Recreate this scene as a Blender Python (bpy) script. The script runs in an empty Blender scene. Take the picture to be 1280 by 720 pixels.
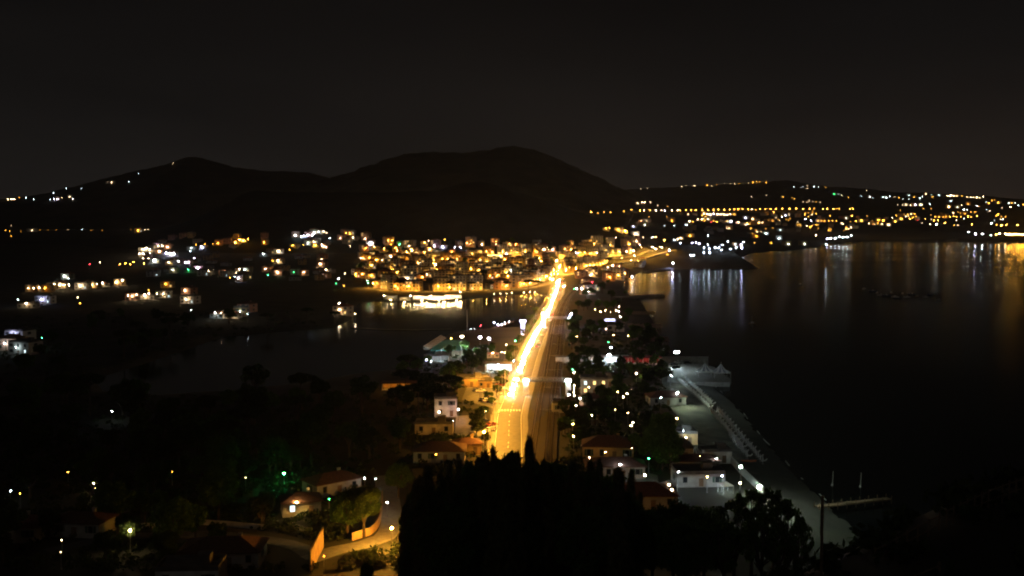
import bpy, math, random
import numpy as np
from mathutils import Vector, Matrix

random.seed(7)
RNG = np.random.default_rng(7)
R = math.radians
scene = bpy.context.scene
COLL = scene.collection

# ------------------------------------------------------------------ camera
CAM_Z = 72.0
FPX = 1244.0                       # focal length in pixels of the 1280 px wide photograph
PITCH = math.atan(82.0 / FPX)
cam_d = bpy.data.cameras.new('camera')
cam = bpy.data.objects.new('camera', cam_d)
COLL.objects.link(cam)
cam_d.sensor_width = 36.0
cam_d.lens = FPX / 1280.0 * 36.0
cam_d.clip_start = 0.5
cam_d.clip_end = 30000.0
cam.location = (0, 0, CAM_Z)
cam.rotation_euler = (math.pi / 2 - PITCH, 0, 0)
cam_d.dof.use_dof = True           # the photograph is a touch soft: focus fell short of the town
cam_d.dof.focus_distance = 12.0
cam_d.dof.aperture_fstop = 2.2
scene.camera = cam

# ------------------------------------------------------------------ world, moon, exposure
world = bpy.data.worlds.new('World')
scene.world = world
world.use_nodes = True
nt = world.node_tree
nt.nodes.clear()
w_out = nt.nodes.new('ShaderNodeOutputWorld')
w_sky = nt.nodes.new('ShaderNodeTexSky')
w_sky.sky_type = 'NISHITA'
w_sky.sun_disc = False
w_sky.sun_elevation = R(40)       # the moon stands in for the sun: a moonlit sky is the same sky, far dimmer
w_sky.sun_rotation = R(200)
w_b1 = nt.nodes.new('ShaderNodeBackground')
w_b1.inputs['Strength'].default_value = 0.0001
nt.links.new(w_sky.outputs[0], w_b1.inputs['Color'])
w_tc = nt.nodes.new('ShaderNodeTexCoord')
w_sep = nt.nodes.new('ShaderNodeSeparateXYZ')
nt.links.new(w_tc.outputs['Generated'], w_sep.inputs[0])
w_ramp = nt.nodes.new('ShaderNodeValToRGB')      # town glow: the night sky pales towards the horizon
w_ramp.color_ramp.elements[0].position = 0.0
w_ramp.color_ramp.elements[0].color = (0.0120, 0.0104, 0.0095, 1)
w_ramp.color_ramp.elements[1].position = 0.45
w_ramp.color_ramp.elements[1].color = (0.0018, 0.0016, 0.0016, 1)
e = w_ramp.color_ramp.elements.new(0.10)
e.color = (0.0070, 0.0061, 0.0057, 1)
e = w_ramp.color_ramp.elements.new(0.22)
e.color = (0.0036, 0.0031, 0.0029, 1)
nt.links.new(w_sep.outputs['Z'], w_ramp.inputs[0])
w_noise = nt.nodes.new('ShaderNodeTexNoise')
w_noise.inputs['Scale'].default_value = 3.0
w_noise.inputs['Detail'].default_value = 4.0
w_map = nt.nodes.new('ShaderNodeMapping')
w_map.inputs['Scale'].default_value = (1, 1, 4)
nt.links.new(w_tc.outputs['Generated'], w_map.inputs[0])
nt.links.new(w_map.outputs[0], w_noise.inputs['Vector'])
w_mr = nt.nodes.new('ShaderNodeMapRange')
w_mr.inputs['From Min'].default_value = 0.3
w_mr.inputs['From Max'].default_value = 0.7
w_mr.inputs['To Min'].default_value = 0.8
w_mr.inputs['To Max'].default_value = 1.2
nt.links.new(w_noise.outputs['Fac'], w_mr.inputs['Value'])
w_b2 = nt.nodes.new('ShaderNodeBackground')
nt.links.new(w_ramp.outputs['Color'], w_b2.inputs['Color'])
nt.links.new(w_mr.outputs[0], w_b2.inputs['Strength'])
w_dot = nt.nodes.new('ShaderNodeVectorMath'); w_dot.operation = 'DOT_PRODUCT'; w_dot.inputs[1].default_value = (0.6, 0.8, 0.0)   # the big city beyond the bay
nt.links.new(w_tc.outputs['Generated'], w_dot.inputs[0])
w_p = nt.nodes.new('ShaderNodeMath'); w_p.operation = 'POWER'; w_p.use_clamp = True; nt.links.new(w_dot.outputs['Value'], w_p.inputs[0]); w_p.inputs[1].default_value = 10.0
w_r2 = nt.nodes.new('ShaderNodeMapRange'); w_r2.inputs['From Min'].default_value = 0.0; w_r2.inputs['From Max'].default_value = 0.2; w_r2.inputs['To Min'].default_value = 1.0; w_r2.inputs['To Max'].default_value = 0.0
w_r2.interpolation_type = 'SMOOTHSTEP'; nt.links.new(w_sep.outputs['Z'], w_r2.inputs['Value'])
w_m = nt.nodes.new('ShaderNodeMath'); w_m.operation = 'MULTIPLY'; nt.links.new(w_p.outputs[0], w_m.inputs[0]); nt.links.new(w_r2.outputs[0], w_m.inputs[1])
w_b3 = nt.nodes.new('ShaderNodeBackground'); w_b3.inputs['Color'].default_value = (0.0085, 0.0052, 0.0034, 1); nt.links.new(w_m.outputs[0], w_b3.inputs['Strength'])
w_add0 = nt.nodes.new('ShaderNodeAddShader'); nt.links.new(w_b2.outputs[0], w_add0.inputs[0]); nt.links.new(w_b3.outputs[0], w_add0.inputs[1])
w_add = nt.nodes.new('ShaderNodeAddShader')
nt.links.new(w_b1.outputs[0], w_add.inputs[0])
nt.links.new(w_add0.outputs[0], w_add.inputs[1])
nt.links.new(w_add.outputs[0], w_out.inputs['Surface'])

sun_d = bpy.data.lights.new('moon', 'SUN')
sun_d.energy = 0.028
sun_d.angle = R(0.5)
sun_d.color = (1.0, 0.95, 0.88)
sun = bpy.data.objects.new('moon', sun_d)
COLL.objects.link(sun)
sun.rotation_euler = (R(50), 0, R(-20))

scene.render.engine = 'CYCLES'
scene.view_settings.view_transform = 'Standard'
scene.view_settings.look = 'None'
scene.view_settings.exposure = 0.0
scene.view_settings.gamma = 1.0
cy = scene.cycles
cy.use_denoising = True
try:
    cy.denoiser = 'OPENIMAGEDENOISE'
except Exception:
    pass
cy.use_light_tree = True
cy.max_bounces = 4
cy.diffuse_bounces = 2
cy.glossy_bounces = 2
cy.transmission_bounces = 2
cy.volume_bounces = 0
cy.transparent_max_bounces = 4
cy.sample_clamp_indirect = 2.0
cy.use_adaptive_sampling = False
cy.caustics_reflective = False
cy.caustics_refractive = False
cy.pixel_filter_type = 'BLACKMAN_HARRIS'
cy.filter_width = 1.7

# ------------------------------------------------------------------ pixel -> world
CP, SP = math.cos(PITCH), math.sin(PITCH)
def ray(px, py):
    x = (px - 640.0) / FPX
    y = -(py - 360.0) / FPX
    return np.array([x, CP + y * SP, -SP + y * CP])
def at_z(px, py, z=0.0):
    d = ray(px, py)
    t = (z - CAM_Z) / d[2]
    return np.array([d[0] * t, d[1] * t])
def at_y(px, py, Y):
    d = ray(px, py)
    t = Y / d[1]
    return Vector((d[0] * t, Y, CAM_Z + d[2] * t))

# ------------------------------------------------------------------ terrain functions
def poly(pts):
    return np.array([at_z(*p) for p in pts])
SEA = np.vstack([poly([(1062, 662), (1040, 640), (1020, 620), (1000, 602), (985, 590), (965, 565), (945, 543), (928, 522), (912, 503), (897, 490),
                       (886, 478), (868, 462), (842, 444), (830, 432), (822, 415), (815, 400), (808, 388), (802, 378), (788, 370), (778, 360), (782, 350),
                       (800, 340), (822, 331), (850, 326.5), (880, 326), (905, 326), (928, 321), (940, 316), (962, 314), (990, 313), (1015, 310), (1030, 306),
                       (1040, 302.6), (1065, 301), (1100, 300), (1160, 299), (1215, 298), (1255, 297.2), (1300, 296.6), (1450, 296), (1650, 295.5)]),
                 np.array([[14000, 5600], [14000, -300], [700, -300], [330, 40], [210, 120], [118, 168], [84, 204]])])
LAKE = poly([(440, 388), (449, 379), (470, 375.5), (500, 377), (560, 375), (600, 372), (640, 368), (676, 366), (689, 368), (684, 379), (668, 396), (650, 410),
             (620, 411), (590, 414), (560, 418), (548, 432), (538, 450), (500, 462), (430, 470), (380, 480), (300, 488), (200, 495), (130, 490), (118, 474),
             (180, 455), (240, 435), (280, 421), (350, 414), (420, 409), (440, 400)])
def sdf(P, X, Y):
    """signed distance to polygon P, positive outside (vectorised)"""
    X = np.asarray(X, float); Y = np.asarray(Y, float)
    sh = X.shape; X = X.ravel(); Y = Y.ravel()
    A = P; E = np.roll(P, -1, 0) - P; L2 = (E ** 2).sum(1) + 1e-9; By = A[:, 1] + E[:, 1]
    out = np.empty(X.shape)
    for k in range(0, len(X), 20000):
        x = X[k:k + 20000, None]; y = Y[k:k + 20000, None]
        dx = x - A[:, 0]; dy = y - A[:, 1]
        t = np.clip((dx * E[:, 0] + dy * E[:, 1]) / L2, 0, 1)
        d2 = ((dx - t * E[:, 0]) ** 2 + (dy - t * E[:, 1]) ** 2).min(1)
        c = (A[:, 1] > y) != (By > y)
        xi = E[:, 0] * dy / np.where(np.abs(E[:, 1]) < 1e-9, 1e-9, E[:, 1]) + A[:, 0]
        ins = (c & (x < xi)).sum(1) % 2 == 1
        d = np.sqrt(d2); out[k:k + 20000] = np.where(ins, -d, d)
    return out.reshape(sh)

def vnoise(x, y, seed=0):
    x = np.asarray(x, float); y = np.asarray(y, float)
    xi = np.floor(x).astype(np.int64); yi = np.floor(y).astype(np.int64)
    fx = x - xi; fy = y - yi
    fx = fx * fx * (3 - 2 * fx); fy = fy * fy * (3 - 2 * fy)
    def h(a, b):
        n = (a * 374761393 + b * 668265263 + seed * 974711) & 0x7fffffff
        n = ((n ^ (n >> 13)) * 1274126177) & 0x7fffffff
        return ((n ^ (n >> 16)) & 0xffff) / 65535.0
    return (h(xi, yi) * (1 - fx) + h(xi + 1, yi) * fx) * (1 - fy) + (h(xi, yi + 1) * (1 - fx) + h(xi + 1, yi + 1) * fx) * fy
def fbm(x, y, o=4, seed=0):
    s = 0; a = 0.5
    for k in range(o):
        s = s + a * (vnoise(x * 2 ** k, y * 2 ** k, seed + k) - 0.5); a *= 0.5
    return s

LAND = 1.6
def base(X, Y):
    X = np.asarray(X, float); Y = np.asarray(Y, float)
    s1 = sdf(SEA, X, Y); s2 = sdf(LAKE, X, Y)
    s = np.minimum(s1, s2)
    z = LAND * np.clip(s / np.where(s1 < s2, 16.0, 6.0), -1.6, 1)
    z = z + np.clip((Y - 1150) * 0.055, 0, 42) * np.clip(s / 450.0, 0, 1)
    D = np.hypot(X, Y)
    near = np.clip(0.30 * (200 - D), 0, 60) * np.clip((230 - Y) / 60, 0, 1)
    near = near + 17 * np.exp(-((X - 47) / 21) ** 2 - ((Y - 82) / 26) ** 2)
    return z + np.where(Y < 260, near, 0)

class Hill:
    def __init__(self, name, D0, wf, wb, pts, amp, seed):
        self.name, self.D0, self.wf, self.wb, self.amp, self.seed = name, D0, wf, wb, amp, seed
        q = [at_y(px, py, D0) for px, py in pts]
        self.xs = np.array([p.x for p in q]); self.zs = np.array([p.z for p in q])
    def h(self, X, Y):
        X = np.asarray(X, float); Y = np.asarray(Y, float)
        zr = np.interp(X, self.xs, self.zs)
        u = (Y - self.D0)
        t = np.where(u < 0, np.clip(1 + u / self.wf, 0, 1), np.clip(1 - u / self.wb, 0, 1))
        g = np.where(u < 0, 0.55 * t + 0.45 * t * t * (3 - 2 * t), t * t * (3 - 2 * t))
        n = fbm(X / 160.0, Y / 160.0, 5, self.seed) * self.amp + fbm(X / 28.0, Y / 28.0, 2, self.seed + 9) * self.amp * 1.0
        return -6 + (zr + 6) * g + n * np.clip(g * 3, 0, 1) * np.clip(zr / 60, 0, 1)
HILLS = [
    Hill('dark_front_hill', 1800, 330, 560, [(-60, 300), (60, 301), (120, 298), (160, 292), (200, 285), (230, 278), (252, 269), (276, 257), (300, 243.5), (320, 239.5),
         (360, 240), (400, 241), (450, 241.5), (500, 241), (540, 238.5), (560, 234), (575, 230), (600, 228), (622, 231.5), (640, 238), (680, 250), (712, 262), (736, 269),
         (765, 279), (790, 290), (815, 298), (850, 304), (900, 310)], 7, 3),
    Hill('broad_mountain', 3900, 1250, 1500, [(180, 300), (300, 262), (360, 238), (403, 225), (430, 218), (460, 208), (490, 197.5), (515, 192), (545, 190.5), (578, 191.5), (596, 189),
         (620, 185.5), (645, 184), (668, 187), (690, 196), (715, 207.5), (740, 219), (765, 231), (785, 241), (810, 252), (850, 264), (930, 290)], 20, 11),
    Hill('peaked_hill', 5000, 1300, 1500, [(-420, 275), (-160, 258), (0, 249), (30, 246), (60, 241), (100, 231.5), (140, 221), (180, 211.5), (212, 204), (232, 197), (243, 194.5),
         (252, 197), (265, 202), (285, 208), (320, 213), (350, 214.5), (388, 216), (420, 226), (520, 250)], 16, 21),
    Hill('bay_ridge', 6500, 1900, 1600, [(560, 262), (700, 244), (780, 237), (800, 235), (850, 233.5), (900, 230), (940, 228), (985, 225.5), (1015, 231), (1060, 234), (1120, 240), (1200, 243),
         (1280, 250), (1400, 251), (1600, 258), (1900, 262)], 18, 31),
]
def H(X, Y):
    z = base(X, Y)
    X = np.asarray(X, float); Y = np.asarray(Y, float)
    for hl in HILLS:
        k = (Y > hl.D0 - hl.wf) & (Y < hl.D0 + hl.wb)
        if k.any():
            z[k] = np.maximum(z[k], hl.h(X[k], Y[k]))
    return z
def Hs(x, y):
    return float(H(np.array([x]), np.array([y]))[0])
TT = np.concatenate([np.linspace(60, 1200, 500), np.linspace(1203, 3000, 500), np.linspace(3006, 9000, 700)])
TC = TT[::8]
def march(px, py, h=0.0):
    """first point where the pixel's ray comes within h of the terrain"""
    d = ray(px, py)
    def hit(T):
        X = d[0] * T; Y = d[1] * T; Z = CAM_Z + d[2] * T
        g = H(X, Y) + h
        w = Z - np.maximum(g, h + 0.2)
        return X, Y, w, np.nonzero(w <= 0)[0]
    X, Y, w, k = hit(TC)
    if len(k) == 0:
        j = int(np.argmin(w)); x, y = X[j], Y[j]
        return Vector((x, y, Hs(x, y)))
    j = k[0]
    T = np.linspace(TC[max(0, j - 1)], TC[j], 9)
    X, Y, w, k = hit(T)
    j = k[0] if len(k) else 8
    if j > 0:
        f = w[j - 1] / (w[j - 1] - w[j] + 1e-9); x = X[j - 1] + (X[j] - X[j - 1]) * f; y = Y[j - 1] + (Y[j] - Y[j - 1]) * f
    else:
        x, y = X[0], Y[0]
    return Vector((x, y, Hs(x, y)))

# ------------------------------------------------------------------ materials
MATS = {}
def mat(name, col, rough=0.7, metal=0.0, var=0.25, scale=3.0, bump=0.0, spec=0.5):
    if name in MATS:
        return MATS[name]
    m = bpy.data.materials.new(name); m.use_nodes = True
    t = m.node_tree; b = t.nodes['Principled BSDF']
    b.inputs['Roughness'].default_value = rough
    b.inputs['Metallic'].default_value = metal
    b.inputs['Specular IOR Level'].default_value = spec
    tc = t.nodes.new('ShaderNodeTexCoord'); n = t.nodes.new('ShaderNodeTexNoise')
    n.inputs['Scale'].default_value = scale; n.inputs['Detail'].default_value = 5.0
    t.links.new(tc.outputs['Object'], n.inputs['Vector'])
    r = t.nodes.new('ShaderNodeValToRGB')
    r.color_ramp.elements[0].position = 0.3; r.color_ramp.elements[1].position = 0.7
    r.color_ramp.elements[0].color = (*[c * (1 - var) for c in col], 1)
    r.color_ramp.elements[1].color = (*[min(1, c * (1 + var)) for c in col], 1)
    t.links.new(n.outputs['Fac'], r.inputs[0]); t.links.new(r.outputs[0], b.inputs['Base Color'])
    if bump:
        bp = t.nodes.new('ShaderNodeBump'); bp.inputs['Strength'].default_value = bump
        t.links.new(n.outputs['Fac'], bp.inputs['Height']); t.links.new(bp.outputs[0], b.inputs['Normal'])
    MATS[name] = m
    return m
EMC = {'s': (1.0, 0.42, 0.04), 'w': (1.0, 0.70, 0.38), 'c': (0.75, 0.95, 1.0), 'b': (0.60, 0.62, 1.0), 'g': (0.06, 1.0, 0.25), 'r': (1.0, 0.04, 0.05), 'm': (0.80, 1.0, 0.72), 't': (0.30, 1.0, 0.85), 'y': (1.0, 0.62, 0.20)}
def emis(c, L, sample=True):
    q = round(math.log(max(L, 1e-3), 1.35)); key = ('glow', c, q)
    if key in MATS:
        return MATS[key]
    m = bpy.data.materials.new('glow_%s_%d' % (c, q)); m.use_nodes = True
    t = m.node_tree; t.nodes.clear()
    o = t.nodes.new('ShaderNodeOutputMaterial'); e = t.nodes.new('ShaderNodeEmission')
    e.inputs['Color'].default_value = (*EMC[c], 1); e.inputs['Strength'].default_value = 1.35 ** q
    t.links.new(e.outputs[0], o.inputs['Surface'])
    MATS[key] = m
    return m
ASPHALT = mat('asphalt', (0.085, 0.082, 0.078), 0.75, var=0.3, scale=0.6)
PAVING = mat('paving', (0.22, 0.21, 0.19), 0.85, var=0.2, scale=1.0)
PAINT = mat('road_paint', (0.75, 0.75, 0.72), 0.6, var=0.15, scale=2.0)
BALLAST = mat('ballast', (0.034, 0.024, 0.018), 0.95, var=0.5, scale=4.0, bump=0.4)
STEEL = mat('rail_steel', (0.30, 0.24, 0.20), 0.4, metal=0.8, var=0.2)
RUST = mat('sleeper', (0.07, 0.055, 0.045), 0.9)
POLE = mat('galvanised_pole', (0.30, 0.30, 0.30), 0.5, metal=0.5)
DARKM = mat('dark_metal', (0.04, 0.04, 0.04), 0.5, metal=0.3)
WOOD = mat('weathered_wood', (0.20, 0.13, 0.08), 0.85, var=0.4, scale=5.0)
BARK = mat('bark', (0.07, 0.05, 0.035), 0.9, var=0.4, scale=4.0)
SAND = mat('dark_sand', (0.085, 0.08, 0.055), 0.95, var=0.85, scale=0.13, bump=0.8)
CONC = mat('concrete', (0.24, 0.235, 0.22), 0.85, var=0.25, scale=0.8)
WHITE = mat('white_paint', (0.75, 0.75, 0.73), 0.6, var=0.1)
CANVAS = mat('white_canvas', (0.72, 0.74, 0.76), 0.8, var=0.08)
CANVAS2 = mat('blue_grey_canvas', (0.22, 0.26, 0.33), 0.8, var=0.1)
TILE = mat('terracotta_tile', (0.24, 0.09, 0.05), 0.85, var=0.35, scale=2.0)
TILE2 = mat('brown_tile', (0.12, 0.055, 0.04), 0.85, var=0.35, scale=2.0)
FLAT = mat('flat_roof_felt', (0.12, 0.11, 0.105), 0.9, var=0.3, scale=0.6)
GLASS = mat('dark_glass', (0.02, 0.025, 0.03), 0.12, var=0.1)
SHUT = mat('green_shutter', (0.04, 0.08, 0.06), 0.7)
RED = mat('red_awning', (0.35, 0.04, 0.05), 0.8, var=0.15)
TURQ = mat('turquoise_court', (0.06, 0.36, 0.34), 0.6, var=0.15, scale=0.3)
RUBBER = mat('tyre', (0.02, 0.02, 0.02), 0.9)
PLASTER = [mat('plaster_cream', (0.55, 0.47, 0.34), 0.85, scale=0.5), mat('plaster_ochre', (0.50, 0.33, 0.15), 0.85, scale=0.5),
           mat('plaster_white', (0.68, 0.66, 0.62), 0.85, scale=0.5), mat('plaster_pink', (0.50, 0.28, 0.21), 0.85, scale=0.5),
           mat('plaster_grey', (0.36, 0.35, 0.33), 0.85, scale=0.5)]
PNAME = ['cream', 'ochre', 'white', 'pinkish', 'grey']

def leaf_mat(name, col, tr=0.35):
    if name in MATS:
        return MATS[name]
    m = bpy.data.materials.new(name); m.use_nodes = True
    t = m.node_tree; t.nodes.clear()
    o = t.nodes.new('ShaderNodeOutputMaterial'); d = t.nodes.new('ShaderNodeBsdfDiffuse'); tl = t.nodes.new('ShaderNodeBsdfTranslucent'); mx = t.nodes.new('ShaderNodeMixShader')
    tc = t.nodes.new('ShaderNodeTexCoord'); n = t.nodes.new('ShaderNodeTexNoise'); n.inputs['Scale'].default_value = 1.2
    t.links.new(tc.outputs['Object'], n.inputs['Vector'])
    r = t.nodes.new('ShaderNodeValToRGB'); r.color_ramp.elements[0].position = 0.3; r.color_ramp.elements[1].position = 0.7
    r.color_ramp.elements[0].color = (*[c * 0.55 for c in col], 1); r.color_ramp.elements[1].color = (*[c * 1.4 for c in col], 1)
    t.links.new(n.outputs['Fac'], r.inputs[0])
    t.links.new(r.outputs[0], d.inputs['Color']); t.links.new(r.outputs[0], tl.inputs['Color'])
    mx.inputs[0].default_value = tr
    t.links.new(d.outputs[0], mx.inputs[1]); t.links.new(tl.outputs[0], mx.inputs[2]); t.links.new(mx.outputs[0], o.inputs['Surface'])
    MATS[name] = m
    return m
LEAF = leaf_mat('leaf_green', (0.06, 0.095, 0.03), 0.45)
LEAFD = leaf_mat('leaf_dark', (0.045, 0.06, 0.025), 0.2)
LEAFB = leaf_mat('leaf_fresh', (0.09, 0.16, 0.04), 0.4)

def water_mat(name, rough, bump, sx, sy, refl=0.36):
    m = bpy.data.materials.new(name); m.use_nodes = True
    t = m.node_tree; t.nodes.clear()
    o = t.nodes.new('ShaderNodeOutputMaterial'); g = t.nodes.new('ShaderNodeBsdfGlossy'); g.distribution = 'BECKMANN'
    df = t.nodes.new('ShaderNodeBsdfDiffuse'); df.inputs['Color'].default_value = (0.004, 0.006, 0.007, 1)
    fr = t.nodes.new('ShaderNodeFresnel'); fr.inputs['IOR'].default_value = 1.33
    mx = t.nodes.new('ShaderNodeMixShader')
    t.links.new(fr.outputs[0], mx.inputs[0]); t.links.new(df.outputs[0], mx.inputs[1]); t.links.new(g.outputs[0], mx.inputs[2]); t.links.new(mx.outputs[0], o.inputs['Surface'])
    g.inputs['Color'].default_value = (refl * 0.95, refl, refl, 1)
    tc = t.nodes.new('ShaderNodeTexCoord'); mp = t.nodes.new('ShaderNodeMapping'); mp.inputs['Scale'].default_value = (sx, sy, 1)
    n = t.nodes.new('ShaderNodeTexNoise'); n.inputs['Scale'].default_value = 1.0; n.inputs['Detail'].default_value = 3.0
    bp = t.nodes.new('ShaderNodeBump'); bp.inputs['Strength'].default_value = bump; bp.inputs['Distance'].default_value = 0.3
    t.links.new(tc.outputs['Object'], mp.inputs[0]); t.links.new(mp.outputs[0], n.inputs['Vector']); t.links.new(n.outputs['Fac'], bp.inputs['Height'])
    t.links.new(bp.outputs[0], g.inputs['Normal'])
    # wind patches: calmer and rougher stretches of the surface
    n2 = t.nodes.new('ShaderNodeTexNoise'); n2.inputs['Scale'].default_value = 0.006; n2.inputs['Detail'].default_value = 4.0
    t.links.new(tc.outputs['Object'], n2.inputs['Vector'])
    mr = t.nodes.new('ShaderNodeMapRange'); mr.inputs['From Min'].default_value = 0.35; mr.inputs['From Max'].default_value = 0.65
    mr.inputs['To Min'].default_value = rough * 0.85; mr.inputs['To Max'].default_value = rough * 1.2
    t.links.new(n2.outputs['Fac'], mr.inputs['Value']); t.links.new(mr.outputs[0], g.inputs['Roughness'])
    return m
SEA_M = water_mat('sea_water', 0.165, 0.22, 0.045, 0.3)
LAKE_M = water_mat('lake_water', 0.13, 0.06, 0.08, 0.4, 0.46)

# ------------------------------------------------------------------ mesh helpers
class MB:
    def __init__(self):
        self.v = []; self.f = []; self.m = []
    def add(self, verts, faces, m=0):
        o = len(self.v); self.v += [tuple(p) for p in verts]
        self.f += [tuple(i + o for i in f) for f in faces]; self.m += [m] * len(faces); return self
    def box(self, c, s, rz=0.0, m=0, taper=1.0):
        cx, cy_, cz = c; sx, sy, sz = (k / 2 for k in s); ca, sa = math.cos(rz), math.sin(rz)
        vs = []
        for z in (-1, 1):
            k = 1 if z < 0 else taper
            for x, y in ((-1, -1), (1, -1), (1, 1), (-1, 1)):
                X, Y = x * sx * k, y * sy * k
                vs.append((cx + X * ca - Y * sa, cy_ + X * sa + Y * ca, cz + z * sz))
        return self.add(vs, [(3, 2, 1, 0), (4, 5, 6, 7), (0, 1, 5, 4), (1, 2, 6, 5), (2, 3, 7, 6), (3, 0, 4, 7)], m)
    def tube(self, p0, p1, r0, r1=None, n=6, m=0, cap=True):
        r1 = r0 if r1 is None else r1
        p0, p1 = Vector(p0), Vector(p1); d = (p1 - p0)
        if d.length < 1e-6: return self
        d.normalize(); a = d.orthogonal().normalized(); b = d.cross(a)
        vs = []
        for p, r in ((p0, r0), (p1, r1)):
            for k in range(n):
                an = 2 * math.pi * k / n; vs.append(p + a * (math.cos(an) * r) + b * (math.sin(an) * r))
        fs = [(k, (k + 1) % n, n + (k + 1) % n, n + k) for k in range(n)]
        if cap: fs += [tuple(range(n - 1, -1, -1)), tuple(range(n, 2 * n))]
        return self.add(vs, fs, m)
    def ico(self, c, r, m=0, sz=1.0):
        g = (1 + 5 ** 0.5) / 2; q = r / math.sqrt(1 + g * g)
        P = [(-1, g, 0), (1, g, 0), (-1, -g, 0), (1, -g, 0), (0, -1, g), (0, 1, g), (0, -1, -g), (0, 1, -g), (g, 0, -1), (g, 0, 1), (-g, 0, -1), (-g, 0, 1)]
        F = [(0, 11, 5), (0, 5, 1), (0, 1, 7), (0, 7, 10), (0, 10, 11), (1, 5, 9), (5, 11, 4), (11, 10, 2), (10, 7, 6), (7, 1, 8), (3, 9, 4), (3, 4, 2), (3, 2, 6), (3, 6, 8), (3, 8, 9), (4, 9, 5), (2, 4, 11), (6, 2, 10), (8, 6, 7), (9, 8, 1)]
        return self.add([(c[0] + x * q, c[1] + y * q, c[2] + z * q * sz) for x, y, z in P], F, m)
    def prism(self, pts, z0, z1, m=0):
        n = len(pts)
        vs = [(x, y, z0) for x, y in pts] + [(x, y, z1) for x, y in pts]
        return self.add(vs, [tuple(range(n - 1, -1, -1)), tuple(range(n, 2 * n))] + [(k, (k + 1) % n, n + (k + 1) % n, n + k) for k in range(n)], m)
    def quad(self, a, b, c, d, m=0):
        return self.add([a, b, c, d], [(0, 1, 2, 3)], m)
    def mesh(self, name, mats, smooth=False):
        me = bpy.data.meshes.new(name)
        me.from_pydata(self.v, [], self.f)
        for x in (mats if isinstance(mats, (list, tuple)) else [mats]): me.materials.append(x)
        if any(self.m): me.polygons.foreach_set('material_index', self.m)
        if smooth: me.polygons.foreach_set('use_smooth', [True] * len(me.polygons))
        me.update(); return me
def link(name, me, parent=None, loc=(0, 0, 0), rz=0.0, s=None):
    o = bpy.data.objects.new(name, me); COLL.objects.link(o)
    o.location = loc; o.rotation_euler = (0, 0, rz)
    if s is not None: o.scale = s if isinstance(s, (tuple, list)) else (s, s, s)
    if parent is not None: o.parent = parent
    return o
def tag(o, label=None, cat=None, group=None, kind=None):
    if label: o['label'] = label
    if cat: o['category'] = cat
    if group: o['group'] = group
    if kind: o['kind'] = kind
    return o
def structure(name, me):
    return tag(link(name, me), kind='structure')
class Proto:
    """a thing: parts = [(name, mesh, index of parent part or None, loc, rz)]"""
    def __init__(self, name, cat):
        self.name, self.cat, self.parts = name, cat, []
    def part(self, name, me, parent=None, loc=(0, 0, 0), rz=0.0):
        self.parts.append((name, me, parent, loc, rz)); return len(self.parts) - 1
    def put(self, label, loc, rz=0.0, group=None, s=None, extra=()):
        e = link(self.name, None, None, loc, rz, s); tag(e, label, self.cat, group)
        obs = []
        for n, me, pa, lo, r in list(self.parts) + list(extra):
            obs.append(link(n, me, e if pa is None else obs[pa], lo, r))
        return e

def grid_mesh(name, xs, ys, zf, m, smooth=True):
    X, Y = np.meshgrid(xs, ys); Z = zf(X, Y)
    V = np.stack([X, Y, Z], -1).reshape(-1, 3); ny, nx = X.shape
    return arr_mesh(name, V, nx, ny, m, smooth)
def arr_mesh(name, V, nx, ny, m, smooth=True):
    i = np.arange((nx - 1) * (ny - 1)); r = i // (nx - 1); c = i % (nx - 1); a = r * nx + c
    F = np.stack([a, a + 1, a + nx + 1, a + nx], -1)
    return quads_mesh(name, V, F, m, smooth)
def quads_mesh(name, V, F, m, smooth=False):
    me = bpy.data.meshes.new(name)
    me.vertices.add(len(V)); me.vertices.foreach_set('co', np.asarray(V, np.float32).ravel())
    n = len(F); me.loops.add(n * 4); me.polygons.add(n)
    me.loops.foreach_set('vertex_index', np.asarray(F, np.int32).ravel())
    me.polygons.foreach_set('loop_start', np.arange(n, dtype=np.int32) * 4)
    me.polygons.foreach_set('loop_total', np.full(n, 4, np.int32))
    if smooth: me.polygons.foreach_set('use_smooth', np.ones(n, bool))
    for x in (m if isinstance(m, (list, tuple)) else [m]): me.materials.append(x)
    me.update(calc_edges=True); me.validate(); return me

# ------------------------------------------------------------------ the setting: ground, hills, water
GROUND = mat('dry_scrub_ground', (0.035, 0.034, 0.02), 0.95, var=0.5, scale=0.05)
HILLM = mat('dry_grass_hill', (0.05, 0.042, 0.026), 0.95, var=0.6, scale=0.012)
PINEWOOD = mat('pine_wood_hill', (0.012, 0.015, 0.008), 0.95, var=0.5, scale=0.05)
th = np.linspace(R(-64), R(64), 420)
rr = np.concatenate([np.linspace(4, 180, 40), np.geomspace(184, 1200, 230), np.geomspace(1212, 11000, 150)])
TH, RR = np.meshgrid(th, rr)
GX, GY = RR * np.sin(TH), RR * np.cos(TH)
structure('ground', arr_mesh('ground', np.stack([GX, GY, base(GX, GY)], -1).reshape(-1, 3), len(th), len(rr), GROUND))
for hl in HILLS:
    st = max(11.0, hl.D0 / 260.0)
    xs = np.arange(hl.xs.min(), hl.xs.max() + st, st); ys = np.arange(hl.D0 - hl.wf, hl.D0 + hl.wb + st, st)
    structure('hill', grid_mesh('hill', xs, ys, hl.h, PINEWOOD if hl.D0 < 2000 else HILLM))
m = MB(); m.quad((-200, -400, 0), (16000, -400, 0), (16000, 6400, 0), (-200, 6400, 0))
structure('sea', m.mesh('sea', SEA_M))
lx0, ly0 = LAKE.min(0) - 15; lx1, ly1 = LAKE.max(0) + 15
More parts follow.
